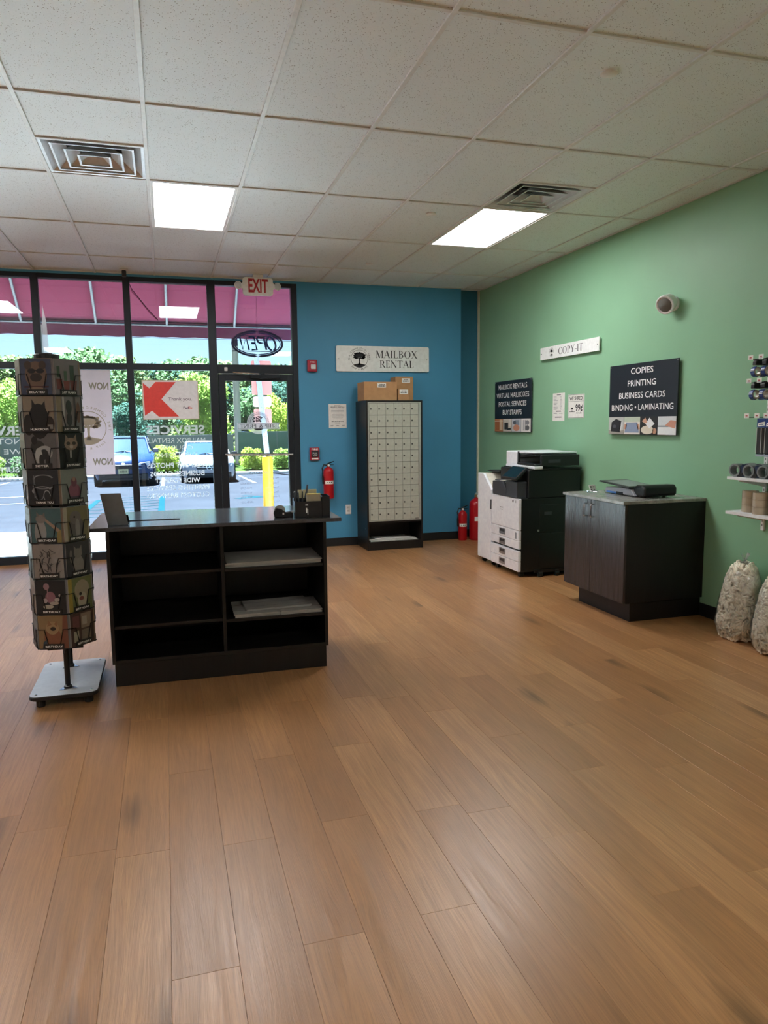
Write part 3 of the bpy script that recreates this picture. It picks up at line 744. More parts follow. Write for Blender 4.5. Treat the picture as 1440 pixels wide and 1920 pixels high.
# ================================================================== WALL SIGNS AND FITTINGS
SIGNW = M('white sign board', 'ebefee', 0.35); NAVY = M('charcoal navy print', '1d232c', 0.4, var=.03)
def rounded(b, fr, w, h, r, d0, d1, m):
    pts = []
    for cx, cy, a in ((w-r, r, -PI/2), (w-r, h-r, 0), (r, h-r, PI/2), (r, r, PI)):
        pts += [(cx+r*math.cos(a+k*PI/8), cy+r*math.sin(a+k*PI/8)) for k in range(5)]
    b.prism([fr.at(x, y, d0) for x, y in pts], fr.n*(d1-d0), m)
def board(name, label, cat, fr, w, h, r, th, mat, gap=.012, bolts=()):
    t = thing(name, label, cat, fr.o); f = Fr((0, 0, 0), fr.u, fr.v)
    b = MB(); rounded(b, f, w, h, r, gap, gap+th, mat); b.build('board', t, bevel=.001)
    b = MB()
    for x, y in ((.04, h/2), (w-.04, h/2)): b.cyl(f.at(x, y, 0), f.at(x, y, gap), .008, CHROME, 10)
    b.build('standoff', t)
    for x, y in bolts:
        b = MB(); b.lathe([(.007, 0), (.006, .003), (0, .004)], f.at(x, y, gap+th), f.n, CHROME, 12); b.build('bolt', t)
    f2 = Fr(f.n*(gap+th), fr.u, fr.v)
    return t, f2
def signs():
    # MAILBOX RENTAL
    t, f = board('wall_sign', 'white MAILBOX RENTAL sign with a round tree emblem on the blue wall', 'sign', FX(2.63, 2.107, YF), 1.172, .303, .02, .012, SIGNW, bolts=((.03, .15), (1.142, .15)))
    b = MB(); serif_text(b, f, 'MAILBOX', .755, .165, .088, INK, .535); serif_text(b, f, 'RENTAL', .755, .05, .085, INK, .44); b.build('lettering', t)
    b = MB(); tree_logo(b, f, .285, .152, .105, INK, cap=.19); b.build('tree_emblem', t)
    # COPY-IT
    t, f = board('wall_sign', 'long white COPY-IT sign with a small tree emblem high on the green wall', 'sign', GX(4.14, 2.134, XR), 1.098, .126, .006, .012, SIGNW, gap=.02, bolts=((.025, .06), (1.073, .06)))
    b = MB(); serif_text(b, f, 'COPY-IT', .60, .03, .068, INK, .46); b.build('lettering', t)
    b = MB(); tree_logo(b, f, .235, .065, .036, INK, cap=.24); b.build('tree_emblem', t)
    # two dark service boards with photo strips
    def dark(y, z, w, h, lines, caps, ys, photos, label):
        t, f = board('wall_sign', label, 'sign', GX(y, z, XR), w, h, .003, .01, NAVY, gap=.02, bolts=((.012, h-.015), (w-.012, h-.015)))
        b = MB()
        for (s, ww), yy in zip(lines, ys): text(b, f, s, w/2, yy, caps, WINK, width=ww, bold=.004, d=.0008)
        b.build('lettering', t, label='white lettering')
        pw = w/len(photos); hh = .148
        for i, fn in enumerate(photos):
            b = MB(); g = Fr(f.at(i*pw+.0025, .003, .0), f.u, f.v); ww = pw-.005
            q = lambda a, c, d, e, col, dd=.0012: rect(b, g, a*ww, c*ww, d*hh, e*hh, P(col), dd)
            el = lambda cx, cy, rx, ry, col, dd=.0016: ellipse(b, g, cx*ww, cy*hh, rx*ww, ry*hh, P(col), dd, 14)
            sh = lambda pts, col, dd=.0018: shape(b, g, [(x*ww, yy*hh) for x, yy in pts], P(col), dd)
            fn(q, el, sh); b.build('photo', t)
    def ph_binder(q, el, sh):
        q(0, 1, 0, 1, 'b9bdb9', .0008); q(0, 1, 0, .22, '9c9a92'); sh([(.15, .15), (.75, .1), (.85, .75), (.5, .9), (.2, .7)], '25282d'); sh([(.72, .2), (.85, .2), (.9, .7), (.78, .75)], 'cfd3d6'); el(.4, .45, .12, .1, '50555c', .002)
    def ph_laptop(q, el, sh):
        q(0, 1, 0, 1, 'd8d4cc', .0008); q(0, 1, .72, 1, 'b9c6b4'); sh([(.05, .1), (.95, .1), (.85, .68), (.15, .68)], '8897b1'); sh([(.0, .3), (.12, .28), (.2, .55), (.05, .6)], 'c99b83'); sh([(1, .3), (.88, .28), (.8, .55), (.95, .6)], 'c99b83')
    def ph_cards(q, el, sh):
        q(0, 1, 0, 1, '2b2b2d', .0008); el(.42, .26, .38, .24, 'd8d0c0'); sh([(.3, .6), (.55, .95), (.85, .6), (.55, .35)], 'e6e8ea', .002); sh([(.1, .75), (.3, .95), (.42, .7), (.3, .6)], 'c99b83', .0022); el(.84, .2, .12, .16, 'b98f76')
    def ph_lamin(q, el, sh):
        q(0, 1, 0, 1, 'cdd3d6', .0008); q(0, 1, 0, .42, 'e2e5e6'); sh([(.4, .5), (.95, .35), (1, .75), (.7, .8)], 'c9937d'); q(0, .6, .42, .5, '8a949a')
    def ph_boxes(q, el, sh):
        q(0, 1, 0, 1, 'b4794f', .0008); q(.1, .6, .1, .8, 'a06238'); q(.6, .95, .1, .95, 'd9c2a4'); q(0, 1, .8, .85, 'ead9c4', .002)
    def ph_print(q, el, sh):
        q(0, 1, 0, 1, 'cfcbc0', .0008); q(.15, .6, .15, .7, '2a2a2c'); sh([(.5, .1), (.95, .15), (.9, .3), (.5, .25)], '23262a'); q(.65, .95, .4, .95, 'ddd9d2')
    def ph_hands(q, el, sh):
        q(0, 1, 0, 1, 'c9cdd2', .0008); el(.5, .3, .35, .25, 'c98f74'); q(.3, .8, .5, .9, '8b98a8'); el(.3, .7, .18, .15, '59636f', .002)
    def ph_stamps(q, el, sh):
        q(0, 1, 0, 1, 'e9e8e6', .0008); q(.2, .35, .1, .9, 'b9babd'); el(.65, .7, .2, .18, '8a8d93'); el(.65, .3, .22, .2, '5e6166'); q(.42, .48, .1, .9, '6d7076')
    dark(2.857, 1.372, .917, .602, (('COPIES', .30), ('PRINTING', .38), ('BUSINESS CARDS', .62), ('BINDING • LAMINATING', .83)), .052, (.515, .412, .31, .208), (ph_binder, ph_laptop, ph_cards, ph_lamin), 'dark board reading COPIES PRINTING BUSINESS CARDS on the green wall')
    dark(5.25, 1.374, .92, .592, (('MAILBOX RENTALS', .72), ('VIRTUAL MAILBOXES', .82), ('POSTAL SERVICES', .70), ('BUY STAMPS', .48)), .058, (.495, .396, .297, .20), (ph_boxes, ph_print, ph_hands, ph_stamps), 'dark board reading MAILBOX RENTALS and BUY STAMPS by the corner')
    # price list
    t = thing('price_list', 'narrow white price list sheet on the green wall', 'paper sign', (XR, 3.914, 1.495)); f = Fr((-.0012, 0, 0), (0, -1, 0), (0, 0, 1)); rng = random.Random(4)
    b = MB(); b.box(-.0012, -.0002, -.236, 0, 0, .283, WHITEP); b.build('sheet', t)
    b = MB(); gi = M('grey print', '7b7f84', .6)
    rect(b, f, .08, .16, .262, .268, INK)
    for k in range(11):
        yy = .245-k*.013; rect(b, f, .018, .018+rng.uniform(.05, .09), yy, yy+.0035, gi); rect(b, f, .15, .15+rng.uniform(.02, .04), yy, yy+.0035, gi)
    rect(b, f, .07, .17, .095, .103, INK); rect(b, f, .02, .09, .075, .08, gi); rect(b, f, .13, .2, .075, .08, gi); rect(b, f, .05, .18, .035, .043, INK)
    b.build('printed_lines', t)
    # WE SHRED
    t = thing('price_sign', 'white WE SHRED 99¢ sign on the green wall beside the price list', 'paper sign', (XR, 3.608, 1.522)); f = Fr((-.0042, 0, 0), (0, -1, 0), (0, 0, 1))
    b = MB(); b.box(-.004, -.0005, -.295, 0, 0, .232, WHITEP); b.build('sheet', t, bevel=.0005)
    for a in (('WE SHRED', .147, .175, .036, .235, .02), ('99¢', .205, .07, .065, .125, .02), ('PER POUND', .205, .042, .012, .1, 0)):
        b = MB(); text(b, f, a[0], a[1], a[2], a[3], INK, width=a[4], bold=a[5]); b.build('text_line', t)
    b = MB(); tree_logo(b, f, .08, .085, .026, INK, top='', bot='', ring=False); rect(b, f, .03, .13, .06, .066, INK); b.build('tree_emblem', t)
    b = MB(); rect(b, f, .012, .283, .161, .164, gi); b.build('rule_line', t)
    b = MB(); rect(b, f, .006, .289, .004, .007, INK); rect(b, f, .006, .289, .225, .228, INK)
    rect(b, f, .006, .009, .004, .228, INK); rect(b, f, .286, .289, .004, .228, INK); b.build('border_line', t)
    # mailbox notice on the blue wall
    t = thing('wall_notice', 'white printed mailbox rental notice on the blue wall left of the cabinet', 'paper sign', (2.532, YF, 1.437)); f = Fr((0, -.0012, 0), (1, 0, 0), (0, 0, 1))
    b = MB(); b.box(0, .218, -.0012, -.0002, 0, .285, WHITEP); b.build('sheet', t)
    b = MB(); text(b, f, 'PRIVATE', .109, .264, .009, INK, width=.07, bold=.02); text(b, f, 'MAILBOX RENTALS', .109, .246, .011, INK, width=.165, bold=.02); text(b, f, 'MAILBOX RENTAL', .109, .073, .010, INK, width=.15, bold=.02); text(b, f, 'HOURS', .109, .056, .010, INK, width=.06, bold=.02)
    for k in range(8):
        yy = .225-k*.0165; ww = rng.uniform(.05, .085); rect(b, f, .109-ww, .109+ww, yy, yy+.003, gi)
    for k in range(3): rect(b, f, .02+k*.07, .055+k*.07, .03, .034, gi); rect(b, f, .02+k*.07, .05+k*.07, .022, .026, gi)
    b.build('printed_lines', t)
    # alarm strobe
    t = thing('alarm_strobe', 'red fire alarm strobe high on the blue wall by the door', 'fire alarm', (2.338, YF, 2.098))
    b = MB(); b.box(-.058, .058, -.05, 0, 0, .14, M('alarm red', 'a51d36', .35)); b.build('housing', t, bevel=.012, seg=2)
    b = MB(); b.box(-.022, .038, -.068, -.05, .03, .085, M('strobe lens', 'd7dbe0', .15)); b.build('strobe_lens', t, bevel=.008, seg=2)
    b = MB(); ff = Fr((0, -.0505, 0), (1, 0, 0), (0, 0, 1)); text(b, ff, 'FIRE', .0, .105, .014, WINK, width=.05); b.build('lettering', t)
    # pull station
    t = thing('pull_station', 'red FIRE pull station on the blue wall above the extinguisher', 'fire alarm', (2.345, YF, 1.057))
    b = MB(); b.box(-.057, .057, -.04, 0, 0, .152, M('alarm red', 'a51d36', .35)); b.build('housing', t, bevel=.006)
    b = MB(); b.box(-.042, .042, -.055, -.04, .04, .115, M('dark pull', '23262c', .4)); b.build('pull_handle', t, bevel=.004)
    b = MB(); ff = Fr((0, -.0405, 0), (1, 0, 0), (0, 0, 1)); text(b, ff, 'FIRE', 0, .121, .022, WINK, width=.078, bold=.02); ff = Fr((0, -.0555, 0), (1, 0, 0), (0, 0, 1)); text(b, ff, 'PULL', 0, .075, .02, WINK, width=.055); text(b, ff, 'DOWN', 0, .05, .013, WINK, width=.05); b.build('lettering', t)
    b = MB(); b.box(-.04, .04, -.0415, -.04, .012, .03, WHITEP); b.build('label_strip', t)
    # outlet
    t = thing('wall_outlet', 'white duplex outlet low on the blue wall', 'outlet', (2.755, YF, .385))
    b = MB(); b.box(-.035, .035, -.006, 0, 0, .118, WHITE); b.build('cover_plate', t, bevel=.003)
    for z in (.032, .072):
        b = MB(); b.box(-.017, .017, -.009, -.006, z-.014+.014-.002, z+.026-.002+.002, M('socket white', 'd6d4cf', .4)); q = b.build('socket', t, bevel=.003)
        b = MB(); b.box(-.008, -.005, -.0095, -.009, z+.008, z+.018, INK); b.box(.005, .008, -.0095, -.009, z+.008, z+.018, INK); b.build('slot', q)
    # emergency light on the green wall
    t = thing('emergency_light', 'white round emergency lamp head high on the green wall', 'emergency light', (XR, 2.05, 2.40))
    b = MB(); b.lathe([(.055, 0), (.055, .012), (.045, .02), (0, .022)], (0, 0, 0), (-1, 0, 0), WHITE, 24); b.build('mount_plate', t, smooth=40)
    b = MB(); ax = Vector((-.75, -.35, -.35)).normalized(); b.lathe([(0, -.075), (.04, -.07), (.066, -.045), (.074, .0), (.074, .03), (.066, .034), (.06, .03)], Vector((-.085, -.01, -.005)), ax, WHITE, 28); hd = b.build('lamp_head', t, smooth=40)
    b = MB(); b.lathe([(.062, .026), (.045, .036), (0, .04)], Vector((-.085, -.01, -.005)), ax, M('dark grille lens', '6d6c68', .5), 24); b.build('lens', hd, smooth=40)
    b = MB(); b.prism([(-.005, .075, .045), (-.005, .155, .055), (-.005, .085, -.055)], (-.035, 0, 0), M('grey bracket', '9a968e', .5)); b.build('bracket', t, bevel=.002)
signs()

# ================================================================== GREETING CARD RACK
def card_rack():
    t = thing('card_rack', 'black wire double spinner rack of greeting cards on a white wheeled base board', 'card rack', (.065, 1.46, 0))
    o = t.location
    # base board: rounded rectangle
    pts = []; x0, x1, y0, y1, r = -.178, .168, -.305, .305, .045
    for cx, cy, a in ((x1-r, y0+r, -PI/2), (x1-r, y1-r, 0), (x0+r, y1-r, PI/2), (x0+r, y0+r, PI)):
        pts += [(cx+r*math.cos(a+k*PI/12), cy+r*math.sin(a+k*PI/12)) for k in range(7)]
    b = MB(); b.prism([(x, y, .048) for x, y in pts], (0, 0, .022), BLACK); b.build('board_edge', t, bevel=.004)
    b = MB(); b.prism([(x*.985, y*.99, .0703) for x, y in pts], (0, 0, .0012), M('white laminate', 'cfd1d4', .3)); b.build('board_top', t, label='white laminate top face')
    for sx in (-1, 1):
        for sy in (-1, 1):
            b = MB(); b.cyl((sx*.12-.005, sy*.245, 0), (sx*.12-.005, sy*.245, .048), .024, BLACK, 16); b.build('foot', t, bevel=.004)
            b = MB(); b.lathe([(.008, .0715), (.006, .0745), (0, .075)], (sx*.14-.005, sy*.265, 0), (0, 0, 1), CHROME, 10); b.build('bolt', t)
    R = .165; W = .165
    Ht = [1.822, 1.636, 1.451, 1.265, 1.068, .882, .692, .506]   # card tops
    # shared meshes; pocket frame: x along the face, y outwards, z up from pocket bottom
    b = MB(); w = W*.47; fd = .026
    b.tube([(-w, .004, .10), (-w, fd, .10), (-w*.62, fd, .10), (-w*.42, fd, .03), (-w*.36, fd, .0), (w*.36, fd, 0), (w*.42, fd, .03), (w*.62, fd, .10), (w, fd, .10), (w, .004, .10)], .0024, WIRE, 5)
    b.tube([(-w, 0, .17), (-w, 0, -.004), (-w, fd, -.004), (w, fd, -.004), (w, 0, -.004), (w, 0, .17)], .0016, WIRE, 5)
    b.box(-w, w, 0, fd, -.006, -.003, BLACK)
    pm = b.mesh('wire_pocket')
    def plate(words):
        b = MB(); b.box(-.05, .05, fd+.001, fd+.003, -.004, .024, BLACK); f = Fr((0, fd+.0032, 0), (-1, 0, 0), (0, 0, 1))
        if words: text(b, f, words, 0, .005, .011, WINK, width=min(.088, .011*len(words)), bold=.012)
        return b.mesh('label_plate')
    blank = plate('')
    words = {}
    def pl(s):
        if s not in words: words[s] = plate(s)
        return words[s]
    main = ['BELATED', 'HUMOROUS', 'SISTER', 'THANK YOU', 'BIRTHDAY', 'BIRTHDAY', 'BIRTHDAY', 'BIRTHDAY']
    side = ['JUST FUNNY', 'JUST FUNNY', 'JUST FUNNY', 'JUST FUNNY', 'BIRTHDAY', 'BIRTHDAY', 'BIRTHDAY', 'BIRTHDAY']
    # card artwork: u 0..1, v 0..1
    CW, CH = .150, .178
    def CP(h):                                   # print greyed and dimmed; backlit shade is put into the colour
        c = [int(h[i:i+2], 16) for i in (0, 2, 4)]; m = sum(c)/3
        return M('card_print_' + h, '%02x%02x%02x' % tuple(int((.72*v+.28*m)*.80) for v in c), .5, var=.05, scale=45)
    def art(bg, shapes):
        b = MB(); b.box(-CW/2, CW/2, 0, .0022, 0, CH, CP('d9d6cf')); f = Fr((CW/2, .0026, 0), (-1, 0, 0), (0, 0, 1))
        P = CP; rect(b, f, 0, CW, 0, CH, P(bg), .0)
        d = .0003
        for s in shapes:
            d += .00025
            if s[0] == 'e': ellipse(b, f, s[1]*CW, s[2]*CH, s[3]*CW, s[4]*CH, P(s[5]), d, 16)
            elif s[0] == 'r': rect(b, f, s[1]*CW, s[2]*CW, s[3]*CH, s[4]*CH, P(s[5]), d)
            elif s[0] == 'p': shape(b, f, [(x*CW, y*CH) for x, y in s[1]], P(s[2]), d)
            elif s[0] == 'b': band(b, f, s[1]*CW, s[2]*CH, (s[3]*CW, s[4]*CH), (s[3]*CW*.8, s[4]*CH*.8), P(s[5]), d, 14, s[6], s[7])
        return b.mesh('greeting_card')
    E_, R_, P_ = 'e', 'r', 'p'
    sticks = lambda n, c, seed: [(P_, (lambda x, y, a, l: [(x, y), (x+.03, y), (x+.03+l*math.cos(a), y+l*math.sin(a)), (x+l*math.cos(a), y+l*math.sin(a))])(random.Random(seed+i).uniform(.1, .8), random.Random(seed+i+50).uniform(.1, .8), random.Random(seed+i+99).uniform(.2, 2.9), .16), c) for i in range(n)]
    A0 = [
     ('brown pug dog in sunglasses card in the topmost front pocket', '4b5a86', [(E_, .5, .55, .36, .38, '9c7358'), (E_, .25, .82, .12, .12, '5a4338'), (E_, .72, .82, .12, .12, '5a4338'), (E_, .36, .66, .13, .07, '15181d'), (E_, .64, .66, .13, .07, '15181d'), (R_, .3, .7, .66, .69, '15181d'), (E_, .5, .48, .2, .12, '3e302b'), (R_, .1, .9, .2, .24, '6b2024'), (E_, .5, .1, .35, .12, 'b08a6c')]),
     ('black furry animal silhouette on beige card in the second front pocket', 'b49f84', [(E_, .5, .3, .34, .5, '1b1d1f'), (P_, [(.28, .6), (.3, .92), (.42, .74)], '1b1d1f'), (P_, [(.6, .74), (.72, .88), (.74, .6)], '1b1d1f'), (E_, .15, .2, .16, .3, '2b2a28'), (E_, .86, .22, .14, .22, '43302a'), (R_, .78, .95, .08, .2, 'a9a39b')]),
     ('grey black and white animals card in the third front pocket', '7d7b7c', [(E_, .4, .6, .24, .2, '3b3c3f'), (E_, .3, .8, .1, .12, '232427'), (E_, .62, .45, .26, .2, 'cfcfcd'), (E_, .6, .4, .14, .15, '2a2b2e'), (E_, .42, .35, .12, .24, 'd9d9d6'), (E_, .7, .25, .07, .2, '232427'), (E_, .5, .2, .08, .2, '2a2b2e')]),
     ('dark card with pale swirling lines in the fourth front pocket', '2e343d', [('b', .5, .75, .34, .12, 'a8adb3', 0.2, 3.3), ('b', .5, .55, .36, .1, '99a0a8', 2.6, 6.0), ('b', .45, .4, .34, .14, 'b4b8bc', .4, 3.6), ('b', .6, .25, .12, .18, 'b4b8bc', 0, 5.5), ('b', .35, .25, .14, .12, '8d949c', 3, 6.2), (R_, .18, .22, .2, .85, '7d858d')]),
     ('teal card with a pale cat and a reaching arm in the fifth front pocket', '4b8187', [(E_, .3, .3, .2, .38, 'b4b0ab'), (E_, .33, .7, .17, .13, '9a918b'), (P_, [(.2, .74), (.2, .92), (.3, .8)], '8a807a'), (P_, [(.38, .8), (.47, .9), (.48, .72)], '8a807a'), (P_, [(.48, .62), (.9, .28), (.98, .36), (.5, .7)], 'c9a183'), (P_, [(.8, .0), (1, 0), (1, .4), (.86, .3)], 'b9a04a')]),
     ('pale card covered with scribbled dark strokes in the sixth front pocket', 'b3a9a4', sticks(34, '4c4a4e', 5)),
     ('dark card with pink flowers in the seventh front pocket', '2c2d33', [(E_, .36, .82, .1, .1, 'c98fa0'), (E_, .48, .5, .17, .17, 'b9748a'), (E_, .3, .4, .08, .07, 'd9bcc2'), (E_, .7, .42, .09, .06, 'd9cfc4'), (E_, .6, .32, .16, .05, 'd6c6b6'), (E_, .4, .22, .18, .06, 'd8ccb5'), (E_, .42, .08, .1, .07, 'c98fa0'), (E_, .8, .55, .04, .04, 'e2d6cf'), (R_, .38, .41, .5, .8, 'c98fa0')]),
     ('orange dog on a tan card in the lowest front pocket', 'b98f58', [(P_, [(.75, 0), (1, 0), (1, 1), (.85, 1)], 'a4583c'), (E_, .48, .3, .3, .34, 'b5643c'), (E_, .48, .62, .22, .2, 'd2a56c'), (P_, [(.3, .66), (.36, .86), (.46, .72)], 'b97c4a'), (P_, [(.54, .74), (.64, .84), (.66, .64)], 'b97c4a'), (E_, .5, .6, .09, .06, '3a2b25'), (P_, [(.15, .2), (.3, .3), (.25, .0), (.12, .0)], '39536b')])]
    A1 = [
     ('green cacti in red pots card in the topmost right pocket', '8d8791', [(R_, .1, .22, .5, .8, '3f6b52'), (R_, .38, .5, .4, .68, '4e7a5e'), (R_, .62, .8, .4, .85, '3c6350'), (P_, [(.05, .45), (.3, .45), (.26, .15), (.09, .15)], '8e3a36'), (P_, [(.34, .4), (.6, .4), (.56, .1), (.38, .1)], 'a3453b'), (P_, [(.6, .42), (.9, .42), (.85, .12), (.66, .12)], '8a3f3c')]),
     ('narrow grey and white striped card in the second right pocket', '8f8c8f', [(R_, 0, .2, 0, 1, 'a3926f'), (R_, .24, .32, 0, 1, 'c5c3bf'), (E_, .5, .7, .12, .2, '2f3a37'), (E_, .5, .35, .12, .2, '3a3c42'), (R_, .7, .78, 0, 1, '4c4d55'), (E_, .88, .55, .08, .3, '8a5d49')]),
     ('tan cat face on a black card in the third right pocket', '14161b', [(E_, .5, .68, .28, .18, 'a98a76'), (P_, [(.26, .75), (.28, .96), (.42, .82)], '9a7b69'), (P_, [(.58, .82), (.72, .96), (.74, .75)], '9a7b69'), (E_, .38, .7, .08, .05, '3c3431'), (E_, .62, .7, .08, .05, '3c3431'), (E_, .5, .6, .08, .05, 'd2b7a8'), (R_, .42, .5, .28, .5, 'a9a5a4')]),
     ('figure in pink on a grey green card in the fourth right pocket', '8d9a94', [(E_, .52, .34, .26, .24, 'a0506c'), (E_, .52, .62, .12, .14, '8a3d58'), (E_, .52, .7, .06, .07, 'b98876'), (R_, .3, .74, .08, .2, '5c4a63')]),
     ('grey shaggy dog on an olive card in the fifth right pocket', '8c8352', [(R_, 0, .14, 0, 1, 'c5bca2'), (E_, .52, .36, .32, .36, '6b6462'), (E_, .48, .68, .24, .2, '7f7673'), (E_, .56, .35, .1, .3, '9b9490'), (E_, .44, .7, .04, .03, '1c1a1a')]),
     ('pale seated cat on a dark card in the sixth right pocket', '3d3f47', [(E_, .5, .3, .24, .3, '9b968f'), (E_, .5, .66, .17, .15, '8d8880'), (P_, [(.34, .7), (.34, .9), (.45, .78)], '8d8880'), (P_, [(.56, .78), (.66, .9), (.66, .7)], '8d8880'), (E_, .2, .6, .06, .2, '7d7972')]),
     ('fluffy cream dog on a yellow green card in the seventh right pocket', '7d8a4a', [(R_, 0, .16, 0, 1, 'c2a92f'), (E_, .58, .62, .32, .3, 'b3a483'), (E_, .58, .3, .2, .25, 'c9bd9d'), (E_, .5, .5, .06, .05, '1f1c1a'), (E_, .54, .36, .1, .06, 'a1493f')]),
     ('brown collage of small pictures on a card in the lowest right pocket', '5b3a34', [(R_, .1, .38, .55, .9, '8a4a4c'), (R_, .45, .9, .5, .95, 'a58a72'), (R_, .12, .34, .12, .45, 'cbbf9e'), (R_, .45, .85, .08, .45, '8f7a66'), (R_, .5, .7, .6, .85, 'c4b6a0'), (R_, .88, .96, .1, .9, '42302b')])]
    plain = [art(c, [('r', .1, .9, .2, .8, e)]) for c, e in (('8a8f93', '6f767c'), ('b9a98a', 'a5906a'), ('6d7a70', '59665c'), ('a39aa3', '8a8290'), ('4b525c', '6a727c'), ('a8876a', '8c6c50'))]
    fr = [art(bg, s) for _, bg, s in A0]; ri = [art(bg, s) for _, bg, s in A1]
    rnd = random.Random(21)
    def spinner(cy, cx, a_first, front):
        b = MB(); b.cyl((cx, cy, .071), (cx, cy, 1.86), .0145, BLACKM, 16); b.build('post', t, smooth=40)
        fl = [(cx+.055*math.cos(a), cy+.055*math.sin(a), .0717) for a in (PI*.55, PI*1.22, PI*1.88)]
        b = MB(); b.prism(fl, (0, 0, .003), CHROME); b.lathe([(.022, .075), (.02, .085), (.015, .09)], (cx, cy, 0), (0, 0, 1), BLACKM, 16); b.build('post_flange', t, bevel=.001)
        b = MB(); b.cyl((cx, cy, 1.835), (cx, cy, 1.865), .062, BLACK, 24); b.build('top_cap', t, bevel=.004)
        for j, z in enumerate(Ht):
            zb = z-.166
            ring = [(cx+(R-.022)*math.cos(a_first+k*PI/3), cy+(R-.022)*math.sin(a_first+k*PI/3), 0) for k in range(6)]
            b = MB(); b.tube([(x, y, zb-.006) for x, y, _ in ring], .003, WIRE, 5, closed=True); b.tube([(x, y, zb+.125) for x, y, _ in ring], .002, WIRE, 5, closed=True)
            for x, y, _ in ring: b.tube([(cx, cy, zb-.006), (x, y, zb-.006)], .0022, WIRE, 5)
            if z == Ht[-1]:
                b.box(cx-.09, cx+.09, cy-.002, cy+.002, zb-.05, zb-.004, BLACK); b.box(cx-.002, cx+.002, cy-.09, cy+.09, zb-.05, zb-.004, BLACK)
            b.build('tier_frame', t)
            for k in range(6):
                am = a_first+k*PI/3+PI/6; n = Vector((math.cos(am), math.sin(am), 0)); rr = R*math.cos(PI/6)-.022
                pos = Vector((cx, cy, zb))+n*rr; rz = am-PI/2
                p = link('wire_pocket', pm, t); p.location = pos; p.rotation_euler = (0, 0, rz)
                lab = ''
                if front and k == 0: lab = main[j]
                if front and k == 1: lab = side[j]
                q = link('label_plate', pl(lab) if lab else blank, p)
                def card(me, depth, dx, dz, label, group=None, tilt=.03):
                    c = link('greeting_card', me); c.location = o+pos+n*depth+Vector((-n.y, n.x, 0))*dx+Vector((0, 0, -.0025+dz)); c.rotation_euler = (-tilt*0, 0, rz)
                    tag(c, label, 'greeting card', group)
                sl = rnd.choice(plain)
                if front and k in (0, 1):
                    A = A0 if k == 0 else A1
                    card((fr if k == 0 else ri)[j], .0195, -.003, 0, A[j][0])
                    for i in range(2): card(rnd.choice(plain), .0135-.006*i, .006*(1-2*i)+.004, .0+.004*i, 'greeting card tucked behind the front card of a pocket facing the room', 'cards behind the front cards of the spinner')
                elif front and k == 5:
                    for i in range(3): card(rnd.choice(plain), .0195-.0065*i, .004*(1-i), .003*i, 'greeting card in a left-hand pocket of the front spinner, seen nearly edge-on', 'cards in the left-hand pockets')
                elif front: card(sl, .0195, 0, 0, 'greeting card in a pocket at the back of the front spinner', 'cards at the back of the front spinner')
                else: card(sl, .0195, 0, 0, 'greeting card on the rear spinner behind the front spinner', 'cards on the rear spinner')
    spinner(-.197, .008, math.radians(-133), True)
    spinner(.185, -.022, math.radians(-30), False)
    # clear sign holder on top of the front spinner
    h = thing('clear_sign_holder', 'tall clear acrylic sign holder standing on top of the card rack', 'sign holder', (.073, 1.263, 1.8655))
    b = MB(); b.box(-.03, .03, -.02, .02, 0, .006, CLEAR); b.build('base', h, bevel=.001)
    ed = mat_film('acrylic edge', 'e6edf4', .45, .15); b = MB(); b.prism([(-.014, -.002, .006), (.014, -.002, .006), (.010, -.002, .16), (-.004, -.002, .25), (-.010, -.002, .16)], (0, .004, 0), ed); b.box(-.016, -.012, -.008, .008, .006, .15, ed); b.build('upright', h)
card_rack()

